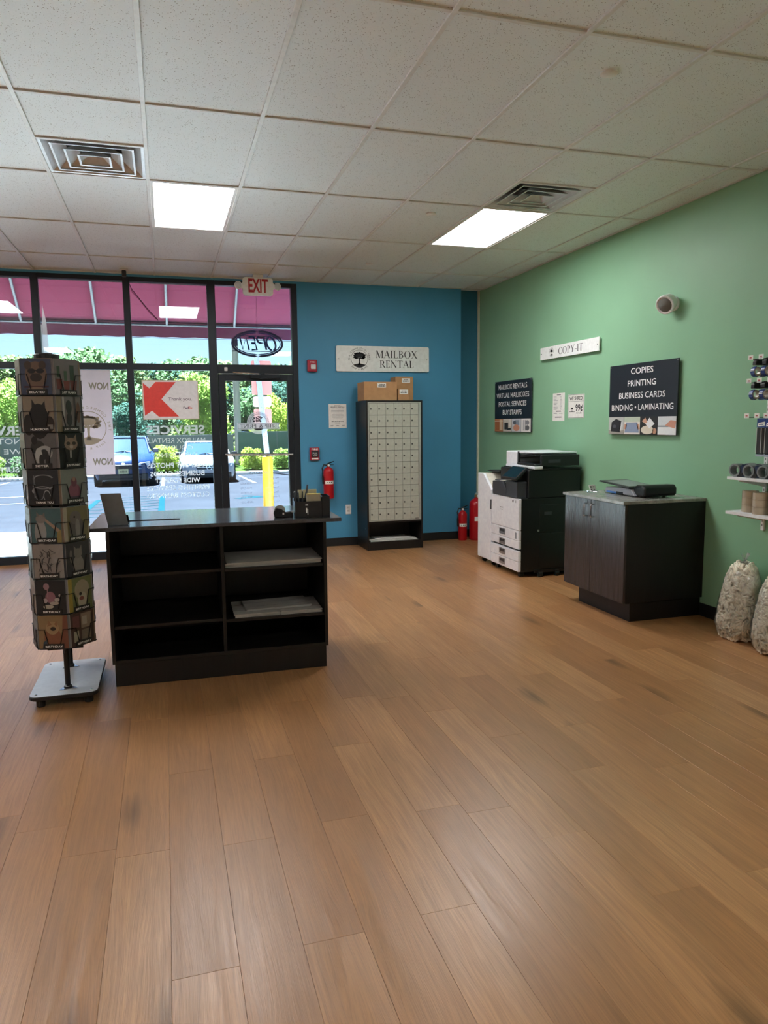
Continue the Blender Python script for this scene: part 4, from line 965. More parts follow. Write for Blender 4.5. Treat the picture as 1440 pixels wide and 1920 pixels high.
# ================================================================== COPIER
def copier():
    t = thing('photocopier', 'large white and black office photocopier with a side finisher by the green wall', 'photocopier', (4.15, 3.70, 0)); o = t.location
    CWH = M('copier white', 'eef2fc', .3); CCR = M('copier lamp-warmed white', 'd8d4c6', .4); CDK = M('copier charcoal', '3d4047', .4); CBK = M('copier black', '15181b', .38)  # warm white holds the ceiling lamps' cream cast, cool white the window's
    SIL = M('silver handle', 'a9adb4', .3, .7)
    y0, y1, x0, x1 = 3.29, 3.895, 3.83, 4.49
    b = MB(o); b.box(x0+.03, x1, y0, y1-.002, .05, .765, CBK); b.build('body', t, bevel=.006)
    b = MB(o); b.box(x0+.10, x1, y0, y1-.002, .765, 1.034, CBK); b.build('upper_body', t, bevel=.006)
    b = MB(o); b.box(4.05, 4.42, y0-.003, y0, .08, .42, CBK); b.box(4.05, 4.42, y0-.003, y0, .44, .70, CBK); b.box(4.10, 4.18, y0-.006, y0-.003, .60, .63, CDK); b.build('side_cover', t, bevel=.0015)
    b = MB(o); b.box(4.03, 4.05, y0-.006, y0-.003, .44, .46, SIL); b.build('side_lock', t)
    # front door and drawers
    b = MB(o); b.box(x0, x0+.03, y0-.002, y1, .459, .762, CWH); d = b.build('front_door', t, bevel=.004)
    f = Fr(Vector((x0-.0008, y1, .459))-o, (0, -1, 0), (0, 0, 1))
    b = MB(); text(b, f, 'RICOH', .24, .185, .011, CDK, width=.06, bold=.01); rect(b, f, .215, .265, .165, .17, M('grey mark', '8a8e96', .5)); rect(b, f, .475, .50, .262, .285, CDK); rect(b, f, .54, .55, .262, .285, M('grey mark', '8a8e96', .5)); b.build('markings', d)
    zs = [.456, .358, .257, .155, .055]
    for i in range(4):
        b = MB(o); b.box(x0, x0+.03, y0-.002, y1, zs[i+1]+.003+(.016 if i == 1 else 0), zs[i]-.001, CWH); d = b.build('paper_drawer', t, bevel=.003)
        b = MB(o); zc = (zs[i]+zs[i+1])/2+.004
        pts = []
        b.box(x0-.004, x0, 3.567, 3.70, zc-.03, zc+.03, SIL); b.build('handle', d, bevel=.003, label='silver recessed handle')
        b = MB(o); b.box(x0-.005, x0-.004, 3.582, 3.685, zc-.004, zc+.022, CDK); b.build('handle_recess', d)
    b = MB(o); b.box(x0-.001, x0, 3.325, 3.36, .375, .435, M('grey mark', '8a8e96', .5)); b.box(x0-.0012, x0, 3.73, 3.738, .42, .445, CDK); b.build('paper_gauge', t)
    # charcoal upper front with output recess
    b = MB(o); b.box(x0-.005, x0+.10, y0+.03, 3.56, .768, .922, CDK); b.box(x0+.02, x0+.10, 3.56, 3.86, .768, .785, CDK); b.box(x0+.02, x0+.10, 3.56, 3.86, .90, .912, CDK)
    b.prism([(x0-.005, 3.56, .768), (x0-.005, 3.86, .768), (x0-.005, 3.86, .90), (x0-.005, 3.63, .912), (x0-.005, 3.56, .84)], (.03, 0, 0), CDK); b.build('upper_front', t, bevel=.004)
    # casters
    for x, y in ((x0+.06, y0+.06), (x1-.06, y0+.06), (x0+.06, y1-.06), (x1-.06, y1-.06), (4.06, y0-.012), (4.24, y0-.012)):
        b = MB(o); b.cyl((x-.02, y, .026), (x+.02, y, .026), .026, CBK, 16); b.box(x-.024, x+.024, y-.016, y+.016, .03, .058, CBK); b.build('caster', t, smooth=40)
    b = MB(o); b.box(4.0, 4.32, y0-.012, y0+.03, .04, .07, CBK); b.build('stabilizer_bar', t)
    # scanner lip and document feeder
    b = MB(o); b.box(3.965, x1, y0-.02, y1, 1.035, 1.045, CBK); b.build('scanner_glass_frame', t, bevel=.002)
    b = MB(o); b.box(3.972, 4.06, 3.25, 3.862, 1.042, 1.069, CWH); b.build('scanner_lip', t, bevel=.004)
    b = MB(o); b.box(3.975, 4.46, 3.63, 3.86, 1.069, 1.20, CWH); b.build('feeder_housing', t, bevel=.008)
    b = MB(o); b.prism([(3.98, y, z) for y, z in ((3.63, 1.069), (3.27, 1.069), (3.27, 1.09), (3.46, 1.10), (3.63, 1.095))], (.48, 0, 0), CBK)
    b.prism([(4.0, y, z) for y, z in ((3.63, 1.15), (3.45, 1.175), (3.30, 1.185), (3.29, 1.165), (3.46, 1.15), (3.63, 1.13))], (.45, 0, 0), CBK)
    b.box(4.05, 4.46, 3.262, 3.30, 1.069, 1.175, CBK); b.build('document_feeder', t, bevel=.006)
    b = MB(o); b.box(3.985, 4.0, 3.60, 3.63, 1.09, 1.20, CBK); b.box(4.12, 4.25, 3.258, 3.262, 1.10, 1.13, CDK); b.build('feeder_grip', t)
    b = MB(o); b.prism([(3.99, 3.625, 1.185), (3.99, 3.30, 1.192), (3.99, 3.30, 1.198), (3.99, 3.625, 1.20)], (.46, 0, 0), CWH); b.build('feeder_cover_edge', t)
    # tilted control panel
    c = [Vector(p) for p in ((3.79, 3.60, .958), (3.79, 3.285, .958), (3.935, 3.325, 1.062), (3.935, 3.63, 1.062))]
    n = (c[1]-c[0]).cross(c[3]-c[0]).normalized()
    if n.z < 0: n = -n
    b = MB(o); b.prism([p-n*.028 for p in c], n*.028, CBK); pnl = b.build('control_panel', t, bevel=.008, seg=2)
    m = sum(c, Vector())/4; b = MB(o); b.poly([m+(p-m)*.86+n*.0012 for p in c], M('dark touch screen', '0c1618', .08, spec=.7)); b.build('touch_screen', pnl)
    b = MB(o); b.box(3.86, 3.98, 3.38, 3.50, .925, .985, CBK); b.build('panel_arm', t, bevel=.005)
    # finisher on the left
    fy0, fy1 = 3.905, 4.232
    b = MB(o); prof = [(fy0, .06), (fy1, .06), (fy1, .957), (4.095, .957), (3.94, .835), (fy0, .80)]
    b.prism([(x0, y, z) for y, z in prof], (.03, 0, 0), CWH); b.build('finisher_door', t, bevel=.004)
    b = MB(o); b.prism([(x0+.03, y, z) for y, z in prof], (.60, 0, 0), CCR); b.build('finisher_body', t, bevel=.003)
    b = MB(o); b.box(x0-.004, x0+.012, fy0-.004, fy0+.014, .60, .70, CDK); b.build('finisher_grip', t, bevel=.002)
    b = MB(o); b.prism([(x0+.10, 4.24, .972), (x0+.10, 3.92, .975), (x0+.10, 3.92, .995), (x0+.10, 4.15, .99)], (.42, 0, 0), CBK); b.box(x0+.14, x0+.5, 4.05, 4.2, .957, .975, CBK); b.build('output_tray', t, bevel=.004)
    b = MB(o); b.prism([(x0+.02, 3.90, .80), (x0+.02, 3.94, .838), (x0+.02, 3.90, .90), (x0+.02, 3.64, .918), (x0+.02, 3.64, .90)], (.5, 0, 0), CCR); b.build('paper_path_cover', t, bevel=.003)
    b = MB(o); b.box(x0+.2, x0+.5, fy1, fy1+.09, .70, .88, CBK); b.build('side_tray', t, bevel=.006)
    for x, y in ((x0+.06, fy0+.05), (x0+.06, fy1-.05), (x0+.55, fy1-.05), (x0+.55, fy0+.05)):
        b = MB(o); b.cyl((x, y-.015, .026), (x, y+.015, .026), .026, CBK, 14); b.box(x-.016, x+.016, y-.02, y+.02, .03, .062, CBK); b.build('caster', t, smooth=40)
copier()

# ================================================================== BASE CABINET AND WHAT STANDS ON IT
def cabinet():
    t = thing('base_cabinet', 'dark two-door base cabinet with a grey speckled top against the green wall', 'cabinet', (4.18, 2.05, 0)); o = t.location
    xa, xb, ya, yb, zt = 3.825, XR-.002, 1.608, 2.44, .908
    b = MB(o); b.box(xa+.075, xb, ya+.02, yb-.115, 0, .145, ESP); b.build('plinth', t, bevel=.002)
    b = MB(o); b.box(xa+.02, xb, ya, yb, .145, zt-.022, ESP); b.build('carcass', t, bevel=.0015)
    ym = 2.052
    for a, c, hy in ((ym+.0015, yb-.001, ym+.045), (ya+.001, ym-.0015, ym-.045)):
        b = MB(o); b.box(xa, xa+.02, a, c, .148, zt-.026, ESP_SHEEN); d = b.build('door', t, bevel=.0012)
        b = MB(o); b.tube([(xa, hy, .75), (xa-.03, hy, .75), (xa-.036, hy, .757), (xa-.036, hy, .84), (xa-.03, hy, .847), (xa, hy, .847)], .0060, CHROME, 8); b.build('handle', d, smooth=40, label='chrome bow handle')
    b = MB(o); b.box(xa-.02, xb, ya-.006, yb+.008, zt-.022, zt, STONE); b.build('countertop', t, bevel=.0015)
    # paper trimmer / binder on top
    s = thing('binding_machine', 'grey and black desktop scanner with raised flat lid on the cabinet top', 'scanner', (4.20, 2.02, zt+.0003), math.radians(-2))
    SG = M('scanner grey', 'a8acb6', .35); SB = M('scanner black', '17191c', .35)
    b = MB(); b.prism([(-.13, y, z) for y, z in ((.24, .008), (-.19, .008), (-.13, .062), (.215, .052))], (.30, 0, 0), SG); b.build('base', s, bevel=.005)
    b = MB(); b.box(-.1325, -.128, .05, .20, .008, .022, M('blue tab', '4f7fc4', .3)); b.build('front_tab', s)
    b = MB(); b.box(-.1328, -.129, -.03, .06, .008, .026, SB); b.build('front_notch', s)
    b = MB(); b.prism([(-.15, y, z) for y, z in ((.30, .088), (-.14, .060), (-.14, .074), (.29, .098))], (.26, 0, 0), SB); b.build('lid_frame', s, bevel=.004)
    b = MB(); b.prism([(-.125, y, z) for y, z in ((.24, .0945), (-.10, .0765), (-.10, .079), (.24, .097))], (.215, 0, 0), M('lid silver', '8f9498', .3, .4)); b.build('lid_pad', s)
    b = MB(); b.prism([(-.11, y, z) for y, z in ((-.14, .010), (-.27, .012), (-.285, .03), (-.285, .075), (-.26, .098), (-.18, .095), (-.14, .075))], (.28, 0, 0), SB); b.build('side_housing', s, bevel=.01, seg=2)
    for x in (-.08, .12):
        for y in (.18, -.2):
            b = MB(); b.cyl((x, y, 0), (x, y, .011), .012, SB, 10); b.build('foot', s)
    # card holder
    c = thing('card_holder', 'tiny clear stand with white business cards on the cabinet top', 'card holder', (4.0, 2.31, zt+.0003), math.radians(25))
    b = MB(); b.box(-.045, .045, -.025, .03, 0, .018, CLEAR); b.build('stand', c, bevel=.002)
    b = MB(); b.prism([(-.042, -.01, .006), (-.042, -.004, .006), (-.042, .014, .06), (-.042, .008, .06)], (.084, 0, 0), WHITEP); q = b.build('business_cards', c)
    b = MB(); f = Fr((-.042, -.0105, .006), (1, 0, 0), Vector((0, .33, .944)))
    for x, y, w, h in ((.01, .036, .018, .012), (.045, .038, .022, .006), (.01, .012, .016, .012), (.045, .014, .022, .006)): rect(b, f, x, x+w, y, y+h, INK, .001)
    b.build('card_print', c)
cabinet()

# ================================================================== FIRE EXTINGUISHERS
def extinguisher(label, loc, r, h, rz, stand=True, lever='cfd0d2', hose_side=-1):
    t = thing('fire_extinguisher', label, 'fire extinguisher', loc, rz)
    b = MB(); b.lathe([(0, 0), (r*.9, 0), (r, .012), (r, h*.72), (r*.93, h*.78), (r*.6, h*.83), (r*.3, h*.855), (r*.3, h*.88)], (0, 0, 0), (0, 0, 1), RED, 28); b.build('cylinder', t, smooth=40)
    b = MB(); b.lathe([(r*1.004, h*.34), (r*1.004, h*.62)], (0, 0, 0), (0, 0, 1), RED, 28)
    n = 14
    vs = []; fs = []
    for k in range(n+1):
        a = -PI/2-.95+1.9*k/n
        for z in (h*.40, h*.49): vs.append((r*1.012*math.cos(a), r*1.012*math.sin(a), z))
    for k in range(n): fs.append((2*k, 2*k+2, 2*k+3, 2*k+1))
    b = MB(); b.add(vs, fs, WHITEP)
    for k in range(3):
        a = -PI/2-.35+.35*k; b.ball((r*1.015*math.cos(a), r*1.015*math.sin(a), h*.445), h*.016, INK, 8, (1, .3, 1))
    b.build('label', t, label='white band label with dark marks')
    b = MB(); b.cyl((0, 0, h*.86), (0, 0, h*.93), r*.28, M('brass valve', '9c8f68', .35, .8), 14); b.cyl((0, -r*.3, h*.9), (0, -r*.5, h*.9), r*.2, WHITE, 14); b.build('valve', t, smooth=40)
    lm = M('lever '+lever, lever, .3, .6)
    b = MB(); b.prism([(-.012, -r*.2, h*.93), (-.012, r*1.2, h*.99), (-.012, r*1.15, h*1.01), (-.012, -r*.25, h*.955)], (.024, 0, 0), lm); b.prism([(-.012, -r*.2, h*.90), (-.012, r*1.1, h*.90), (-.012, r*1.1, h*.915), (-.012, -r*.2, h*.925)], (.024, 0, 0), lm); o = b.build('lever', t, bevel=.002); o.rotation_euler = (0, 0, math.radians(-75))
    s = hose_side
    b = MB(); b.tube([(s*r*.25, 0, h*.9), (s*r*.9, -r*.1, h*.92), (s*r*1.25, -r*.3, h*.82), (s*r*1.2, -r*.35, h*.6), (s*r*1.1, -r*.3, h*.4)], [.008, .008, .009, .010, .013], BLACK, 8); b.build('hose', t, smooth=50)
    return t
def extinguishers():
    t = extinguisher('red fire extinguisher hung on the blue wall below the pull station', (2.495, 5.60, .60), .062, .44, math.radians(0), lever='1c1d20')
    b = MB(); b.box(-.02, .02, .058, .0895, .2, .36, BLACKM); b.box(-.05, .05, .062, .067, .26, .285, BLACKM); b.build('wall_bracket', t)
    extinguisher('large red fire extinguisher standing in the corner behind the photocopier', (4.40, 5.56, 0), .090, .62, .3, hose_side=1)
    extinguisher('small red fire extinguisher standing left of the large one in the corner', (4.222, 5.585, 0), .056, .44, -.2, lever='1c1d20', hose_side=-1)
extinguishers()

# ================================================================== WALL SHELF UNIT AND PEANUT BAGS
def shelf_unit():
    yl, yr = 1.1, .16
    SW = M('white shelf laminate', 'e8edf2', .45)
    t = thing('wall_shelf', 'white wall-mounted shelving with two shelves and slotted uprights on the green wall', 'shelf', (XR-.01, .63, .74)); o = t.location
    for y in (1.045, .28):
        b = MB(o); b.box(XR-.018, XR-.0005, y-.014, y+.014, .74, 2.0, WHITE); p = b.build('upright', t, bevel=.002)
        b = MB(o)
        for k in range(40): b.box(XR-.0186, XR-.018, y-.004, y+.004, .77+k*.03, .785+k*.03, M('slot shade', '777873', .7))
        b.build('slot_row', p)
    for z in (.883, 1.115):
        b = MB(o); b.box(4.252, XR-.019, yr, yl, z-.02, z, SW); s = b.build('shelf_board', t, bevel=.001)
        for y in (1.045, .28):
            b = MB(o); b.prism([(XR-.019, y-.004, z-.021), (4.30, y-.004, z-.021), (4.30, y-.004, z-.032), (XR-.019, y-.004, z-.075)], (0, .008, 0), WHITE); b.build('shelf_bracket', s)
    for z in (1.878, 1.733, 1.507):
        b = MB(o); b.box(XR-.03, XR-.018, yr+.05, 1.06, z-.008, z+.008, WHITE); b.build('hook_rail', t, bevel=.002)
    # price tag hooks
    rod = M('hook wire', '3c3f42', .3, .9); blue = M('tape box blue', '24408a', .3); tagw = M('tag white', 'efeee9', .5); clr = M('tape clear', 'b5b0a2', .15, spec=.7)
    bm_h = MB(); bm_h.tube([(.235, 0, 0), (.0, 0, 0), (-.012, 0, .004), (-.014, 0, .016)], .0022, rod, 6)
    hook = bm_h.mesh('rod')
    bm_t = MB(); bm_t.box(-.0165, -.0145, -.02, .02, -.004, .026, tagw); f = Fr((-.0168, .02, -.004), (0, -1, 0), (0, 0, 1))
    rect(bm_t, f, .011, .029, .011, .018, M('red price', 'b64a4a', .5), 0); rect(bm_t, f, .008, .032, .005, .008, M('grey mark', '8a8e96', .5), 0); tg = bm_t.mesh('price_tag', bevel=.0008)
    def dispenser_mesh():
        b = MB()                                   # hand tape roll on a small dispenser, hung by its hole; x out of the wall
        b.lathe([(.018, -.013), (.036, -.013), (.036, .013), (.018, .013), (.018, -.013)], (0, 0, -.055), (0, 1, 0), clr, 22); return b
    b = MB(); b.lathe([(.020, -.0135), (.030, -.0135), (.030, .0135), (.020, .0135), (.020, -.0135)], (0, 0, -.062), (0, 1, 0), clr, 20); roll = b.mesh('tape_roll', smooth=40)
    b = MB(); b.prism([(x, -.015, z) for x, z in ((.03, .012), (-.012, .012), (-.02, 0), (-.022, -.022), (.03, -.022))], (0, .03, 0), BLACK); b.box(-.004, .004, -.015, .015, .008, .02, BLACK); hang = b.mesh('hang_tab', bevel=.003)
    b = MB()
    pr = [(-.034+.002*0, -.045)]
    arc = [(.0+.0345*math.cos(a), -.062+.0345*math.sin(a)) for a in [PI*.62+k*PI*.86/12 for k in range(13)]]
    inn = [(.0+.0305*math.cos(a), -.062+.0305*math.sin(a)) for a in [PI*.62+k*PI*.86/12 for k in range(13)]][::-1]
    b.prism([(x, -.0145, z) for x, z in arc+inn], (0, .029, 0), blue); b.box(-.0365, -.033, -.0145, .0145, -.060, -.055, WINK); band_m = b.mesh('blue_wrap')
    def hung(y, z, label, xs):
        h = thing('display_hook', 'wire display hook with white price tag, ' + label, 'hook', (4.265, y, z), 0, 'display hooks of the wall shelf')
        link('rod', hook, h); link('price_tag', tg, h)
        return h
    rows = [(1.873, [(.94, .245), (.855, .24), (.77, .24)]), (1.727, [(.945, .24), (.86, .24), (.775, .24)])]
    names = ['at the end of', 'second on', 'third on']
    for ri, (z, pos) in enumerate(rows):
        for i, (y, _) in enumerate(pos):
            hung(y, z, names[i] + (' the top row', ' the middle row')[ri], ())
            for k in range(3):
                d = thing('tape_dispenser', 'small black and blue tape dispenser hanging %s on the %s hook row' % (('first in front', 'behind another', 'at the back')[k], ('top', 'second')[ri]), 'tape dispenser', (4.30+k*.062, y, z-.014), 0, 'tape dispensers hanging on the hooks')
                link('tape_roll', roll, d); link('hang_tab', hang, d); link('blue_wrap', band_m, d)
    # pouches on the third row
    b = MB(); b.box(-.003, .003, -.034, .034, -.062, -.004, blue); f = Fr((-.0034, .034, -.062), (0, -1, 0), (0, 0, 1)); shape(b, f, [(.006, .006), (.068, .012), (.068, .038), (.012, .028)], WINK, .0003); rect(b, f, .016, .052, .016, .022, blue, .0006); head = b.mesh('header_card')
    b = MB(); b.box(-.008, .008, -.030, .030, -.235, -.0625, M('dark wrapped goods', '2b2624', .25)); goods = b.mesh('dark_goods', bevel=.005)
    b = MB(); b.box(-.0096, -.0084, -.012, -.008, -.228, -.066, M('pouch glint', 'c9c8c5', .15)); b.box(-.0096, -.0084, .026, .03, -.228, -.066, M('pouch glint', 'c9c8c5', .15)); b.box(-.0096, -.0084, -.028, .028, -.25, -.236, M('pouch foot', 'a9b0c2', .3)); glint = b.mesh('pouch_foot_glints')  # pale strips are painted highlights; the foot band is the pouch's own
    for i, y in enumerate((.935, .865, .79)):
        if i < 2 or True: hung(y+.014 if i == 0 else y, 1.505, names[i] + ' the lowest row', ())
        for k in range(2):
            d = thing('hanging_pouch', 'dark packaged pouch with blue header card hanging %s on the lowest hook row' % ('in front', 'behind')[k], 'packaged goods', (4.33+k*.05, y-.028, 1.503), 0, 'pouches hanging on the lowest hooks')
            link('header_card', head, d); link('dark_goods', goods, d); link('pouch_foot_glints', glint, d)
    # pistol-grip tape guns on the upper shelf
    gg = M('grey green ring', '7d8486', .35); gb = M('dark blue case', '1f3152', .35)
    def gun(x, y, label):
        d = thing('tape_gun', label, 'tape dispenser', (x, y, 1.1155), math.radians(8), 'handheld tape dispensers on the upper shelf')
        b = MB(); b.lathe([(.032, -.03), (.043, -.03), (.043, .03), (.032, .03), (.032, -.03)], (0, 0, .0435), (1, 0, 0), gg, 26); b.build('ring', d, smooth=40)
        b = MB(); b.lathe([(.033, -.022), (.038, -.022), (.038, .022), (.033, .022), (.033, -.022)], (0, 0, .0435), (1, 0, 0), clr, 24); b.build('tape_roll', d, smooth=40)
        b = MB(); b.prism([(-.028, -.038, 0), (-.028, -.075, 0), (-.028, -.085, .02), (-.028, -.078, .07), (-.028, -.055, .086), (-.028, -.04, .07), (-.028, -.052, .045)], (.056, 0, 0), gb); b.build('case', d, bevel=.004)
        b = MB(); b.cyl((-.032, -.055, .018), (-.028, -.055, .018), .011, BLACK, 12); b.prism([(-.029, -.02, 0), (-.029, -.06, 0), (-.029, -.05, .03), (-.029, -.03, .03)], (.01, 0, 0), BLACK); b.build('roller', d)
    gp = [(4.295, 1.055), (4.295, .935), (4.295, .815), (4.40, 1.055), (4.40, .935), (4.40, .815)]
    gl = ['leftmost at the front of the upper shelf', 'second along the front of the upper shelf', 'third at the front, cut by the picture edge', 'behind the leftmost one', 'behind the second one', 'behind the third one']
    for p, l in zip(gp, gl): gun(p[0], p[1], 'grey and navy round handheld tape dispenser ' + l)
    # rolls of packing tape on the lower shelf
    tp = M('packing tape', 'b9ad98', .18, spec=.7)
    b = MB(); b.lathe([(.036, .0005), (.05, .0005), (.05, .0465), (.036, .0465), (.036, .0005)], (0, 0, 0), (0, 0, 1), tp, 28); rl = b.mesh('packing_tape_roll', smooth=40)
    for si, (x, y) in enumerate(((4.345, .985), (4.315, .862), (4.42, .87), (4.33, .745))):
        for k in range(3):
            q = link('packing_tape_roll', rl); q.location = (x, y, .8832+k*.0470)
            tag(q, 'clear tan packing tape roll, %s of the %s stack on the lower shelf' % (('bottom', 'middle', 'top')[k], ('left front', 'second', 'rear', 'right front')[si]), 'tape roll', 'packing tape rolls on the lower shelf')
shelf_unit()
def peanut_bags():
    pk = M('foam peanut', 'fbf2e0', .85, var=.1, scale=40)
    film = mat_glass('clear bag film', (1, 1, 1), .16, .8)
    def bag(x, y, w, hgt, lean, label, seed):
        t = thing('packing_peanut_bag', label, 'bag', (x, y, 0), 0, None); rnd = random.Random(seed)
        prof = [(.0, .55), (.06, .82), (.2, 1.0), (.5, .94), (.75, .82), (.9, .62), (.97, .36), (1.0, .1)]
        def rad(v):
            for (a, r0), (c, r1) in zip(prof[:-1], prof[1:]):
                if a <= v <= c: return r0+(r1-r0)*(v-a)/(c-a)
            return .05
        def pt(v, a, k=1.0):
            r = rad(v)*w*k
            return Vector((r*.82*math.cos(a)+lean*v, r*math.sin(a), v*hgt))
        b = MB(); L = .040; n = 16; vs = []; fs = []; zc = [.03, .1, .25, .5, .72, .86, .95]
        for v in zc: vs += [pt(v, 2*PI*k/n, .74) for k in range(n)]
        for i in range(len(zc)-1):
            for k in range(n): fs.append((i*n+k, i*n+(k+1) % n, (i+1)*n+(k+1) % n, (i+1)*n+k))
        b.add(vs, fs, pk)
        for i in range(1300):
            v = rnd.uniform(.02, .97); a = rnd.uniform(0, 2*PI)
            p = pt(v, a, rnd.uniform(.83, .90)); p.z = max(p.z, .014)
            d = Vector((rnd.gauss(0, 1), rnd.gauss(0, 1), rnd.gauss(0, 1))).normalized(); nn = Vector((math.cos(a), math.sin(a), 0)); d = (d-nn*d.dot(nn)*.93).normalized()*L/2
            b.tube([p-d*1.0, p-d*.7, p+d*.7, p+d*1.0], [.005, .0088, .0088, .005], pk, 6)
        stuff(b.build('packing_peanuts', t, smooth=60))
        b = MB(); n = 20; zz = [0.006/hgt, .03, .06, .12, .2, .35, .5, .65, .75, .83, .9, .94, .97, 1.0]
        vs = []; fs = []
        for v in zz:
            for k in range(n):
                a = 2*PI*k/n; q = pt(v, a, 1.0+.03*math.sin(5*a+9*v)+rnd.uniform(-.015, .015)); vs.append(q)
        for i in range(len(zz)-1):
            for k in range(n): fs.append((i*n+k, i*n+(k+1) % n, (i+1)*n+(k+1) % n, (i+1)*n+k))
        fs.append(tuple(range(n))[::-1]); b.add(vs, fs, film)
        # gathered tuft
        top = Vector((lean, 0, hgt))
        for k in range(9):
            a = 2*PI*k/9; u = Vector((math.cos(a), math.sin(a), 0)); q = top+u*.03+Vector((0, 0, .055+rnd.uniform(-.01, .015))); s = Vector((-u.y, u.x, 0))*.016
            b.add([top-s*.5, top+s*.5, q+s, q-s], [(0, 1, 2, 3)], film)
        b.build('plastic_bag', t, smooth=80)
    bag(4.335, 1.045, .158, .535, .05, 'clear bag of cream foam packing peanuts on the floor next to the dark cabinet', 1)
    bag(4.315, .70, .158, .52, .04, 'clear bag of foam packing peanuts at the right edge of the picture', 2)
peanut_bags()

# ================================================================== ON THE GLASS
def window_graphics():
    yv = YF+.0565
    # bay with SERVICES
    def lines(xc, rows, label, name='window_lettering'):
        t = thing(name, label, 'window lettering', (xc, yv, rows[-1][1]))
        for s, z, cap, w, bold in rows:
            b = MB(); f = OX(0, z-rows[-1][1], 0); text(b, f, s, 0, 0, cap, VINYL, width=w, bold=bold, d=0); b.build('text_line', t)
    lines(.762, [('SERVICES', 1.395, .095, .64, .03), ('MAILBOX RENTALS', 1.292, .058, .645, .0), ('COURIER', 1.215, .05, .36, .0), ('SHREDDING', 1.128, .055, .46, .0), ('PASSPORT PHOTOS', 1.01, .058, .66, .025), ('BUSINESS CARDS', .915, .056, .60, .025), ('WIDE FORMAT', .838, .05, .5, .025), ('PRINTING SERVICES', .753, .055, .69, .0), ('CUSTOM BANNERS', .667, .055, .69, .0)], 'white reversed list of SERVICES lettering on the window left of the door')
    lines(-1.065, [('SERVICES', 1.405, .095, .64, .03), ('NOTARY', 1.308, .062, .44, .0), ('WE SELL', 1.20, .055, .44, .0), ('BOXES &', 1.10, .055, .40, .0), ('SUPPLIES', 1.005, .058, .36, .025), ('LAMINATING', .918, .058, .43, .025)], 'white reversed lettering on the window at the left picture edge')
    # door emblem and hours
    t = thing('door_emblem', 'white SHIP & PRINT emblem with a tree on the glass of the door', 'window emblem', (1.70, yv, 1.41)); dark = M('dark vinyl print', '1d1d28', .5)
    lite = mat_film('pale vinyl', 'f4f4f8', .62); f = OX(0, .10, 0)
    b = MB(); ellipse(b, f, 0, 0, .133, .133, lite, 0, 40); rect(b, f, -.245, .245, -.078, .0, lite, -.0004); b.build('backing_film', t)
    b = MB(); g = Fr(f.o+Vector((0, -.001, 0)), f.u, f.v)
    band(b, g, 0, .002, (.098, .098), (.094, .094), dark, 0, 30, 0, PI); ellipse(b, g, 0, 0, .09, .09, dark, 0, 30, PI*1.28, PI*1.72)
    rnd = random.Random(9)
    for k in range(40):
        a = rnd.uniform(0, PI); q = rnd.random()**.5; ellipse(b, g, q*.075*math.cos(a), .012+q*.062*math.sin(a), .010, .006, dark, -.0002, 6)
    arc_text(b, g, 'THE CONNECTION TREE', 0, 0, .114, .017, PI*.97, PI*.03, dark, -.0002)
    g2 = Fr(f.o+Vector((0, -.0022, 0)), f.u, f.v); rect(b, g2, -.236, .236, -.070, -.006, lite, 0)
    g3 = Fr(f.o+Vector((0, -.003, 0)), f.u, f.v); serif_text(b, g3, 'SHIP & PRINT', 0, -.058, .038, dark, .43, 0)
    for y in (-.070, -.009): rect(b, g3, -.236, .236, y, y+.003, dark, 0)
    for x in (-.236, .233): rect(b, g3, x, x+.003, -.07, -.006, dark, 0)
    b.build('emblem_print', t)
    t = thing('opening_hours', 'reversed opening HOURS lettering on the lower glass of the door', 'window lettering', (1.695, yv, .56)); gv = mat_film('grey vinyl', '8e90a0', .75)
    b = MB(); text(b, OX(0, .348, 0), 'HOURS', 0, 0, .034, gv, width=.255, bold=.01, d=0); b.build('text_line', t)
    for i, (dn, tm) in enumerate((('Monday', '9:00-6:00'), ('Tuesday', '9:00-6:00'), ('Wednesday', '9:00-6:00'), ('Thursday', '9:00-6:00'), ('Friday', '9:00-6:00'), ('Saturday', '10:00-2:00'))):
        f = OX(0, .283-i*.0555, 0); b = MB(); text(b, f, dn, -.225, 0, .025, gv, align='L', d=0); text(b, f, tm, .225, 0, .025, gv, align='R', d=0); b.build('text_line', t)
    # hanging banner
    t = thing('window_banner', 'white paper banner with faint reversed NOW lettering hung inside the window', 'banner', (-.165, YF+.03, .955))
    b = MB(); b.box(-.255, .258, -.0015, .0015, 0, 1.145, mat_cloth('white banner', 'efeaf2', .45)); b.build('sheet', t)
    gold = mat_film('faint gold print', 'b5a988', .75); olive = mat_film('faint olive print', '9c9a80', .8); fr = OX(0, 0, -.0022)
    b = MB(); text(b, fr, 'NOW', -.235, .935, .075, olive, width=.205, align='L', bold=.03, d=0); text(b, fr, 'NOW', -.235, .108, .075, olive, width=.205, align='L', bold=.03, d=0); b.build('lettering', t)
    b = MB(); tree_logo(b, fr, -.005, .515, .185, gold, d=-.0004, cap=.15); b.build('tree_emblem', t)
    # shipping company thank-you sign
    t = thing('thank_you_sign', 'grey Thank you sign with a red arrow shape hung inside the window', 'sign', (.42, YF+.012, 1.555))
    b = MB(); b.box(0, .606, -.004, .004, 0, .438, M('sign cream edge', 'cfc3b4', .5)); b.build('board', t, bevel=.001)
    b = MB(); f = Fr((0, -.0045, 0), (1, 0, 0), (0, 0, 1)); rect(b, f, .010, .596, .010, .428, M('sign pale grey', 'e4e4ea', .4), 0); k = .606/425
    shape(b, f, [((x-195)*k, (435-y)*k) for x, y in ((203, 150), (250, 192), (298, 142), (450, 142), (337, 275), (465, 412), (312, 412), (262, 366), (208, 404))], M('sign red', 'e0453f', .4), .0006)
    b.build('printed_face', t)
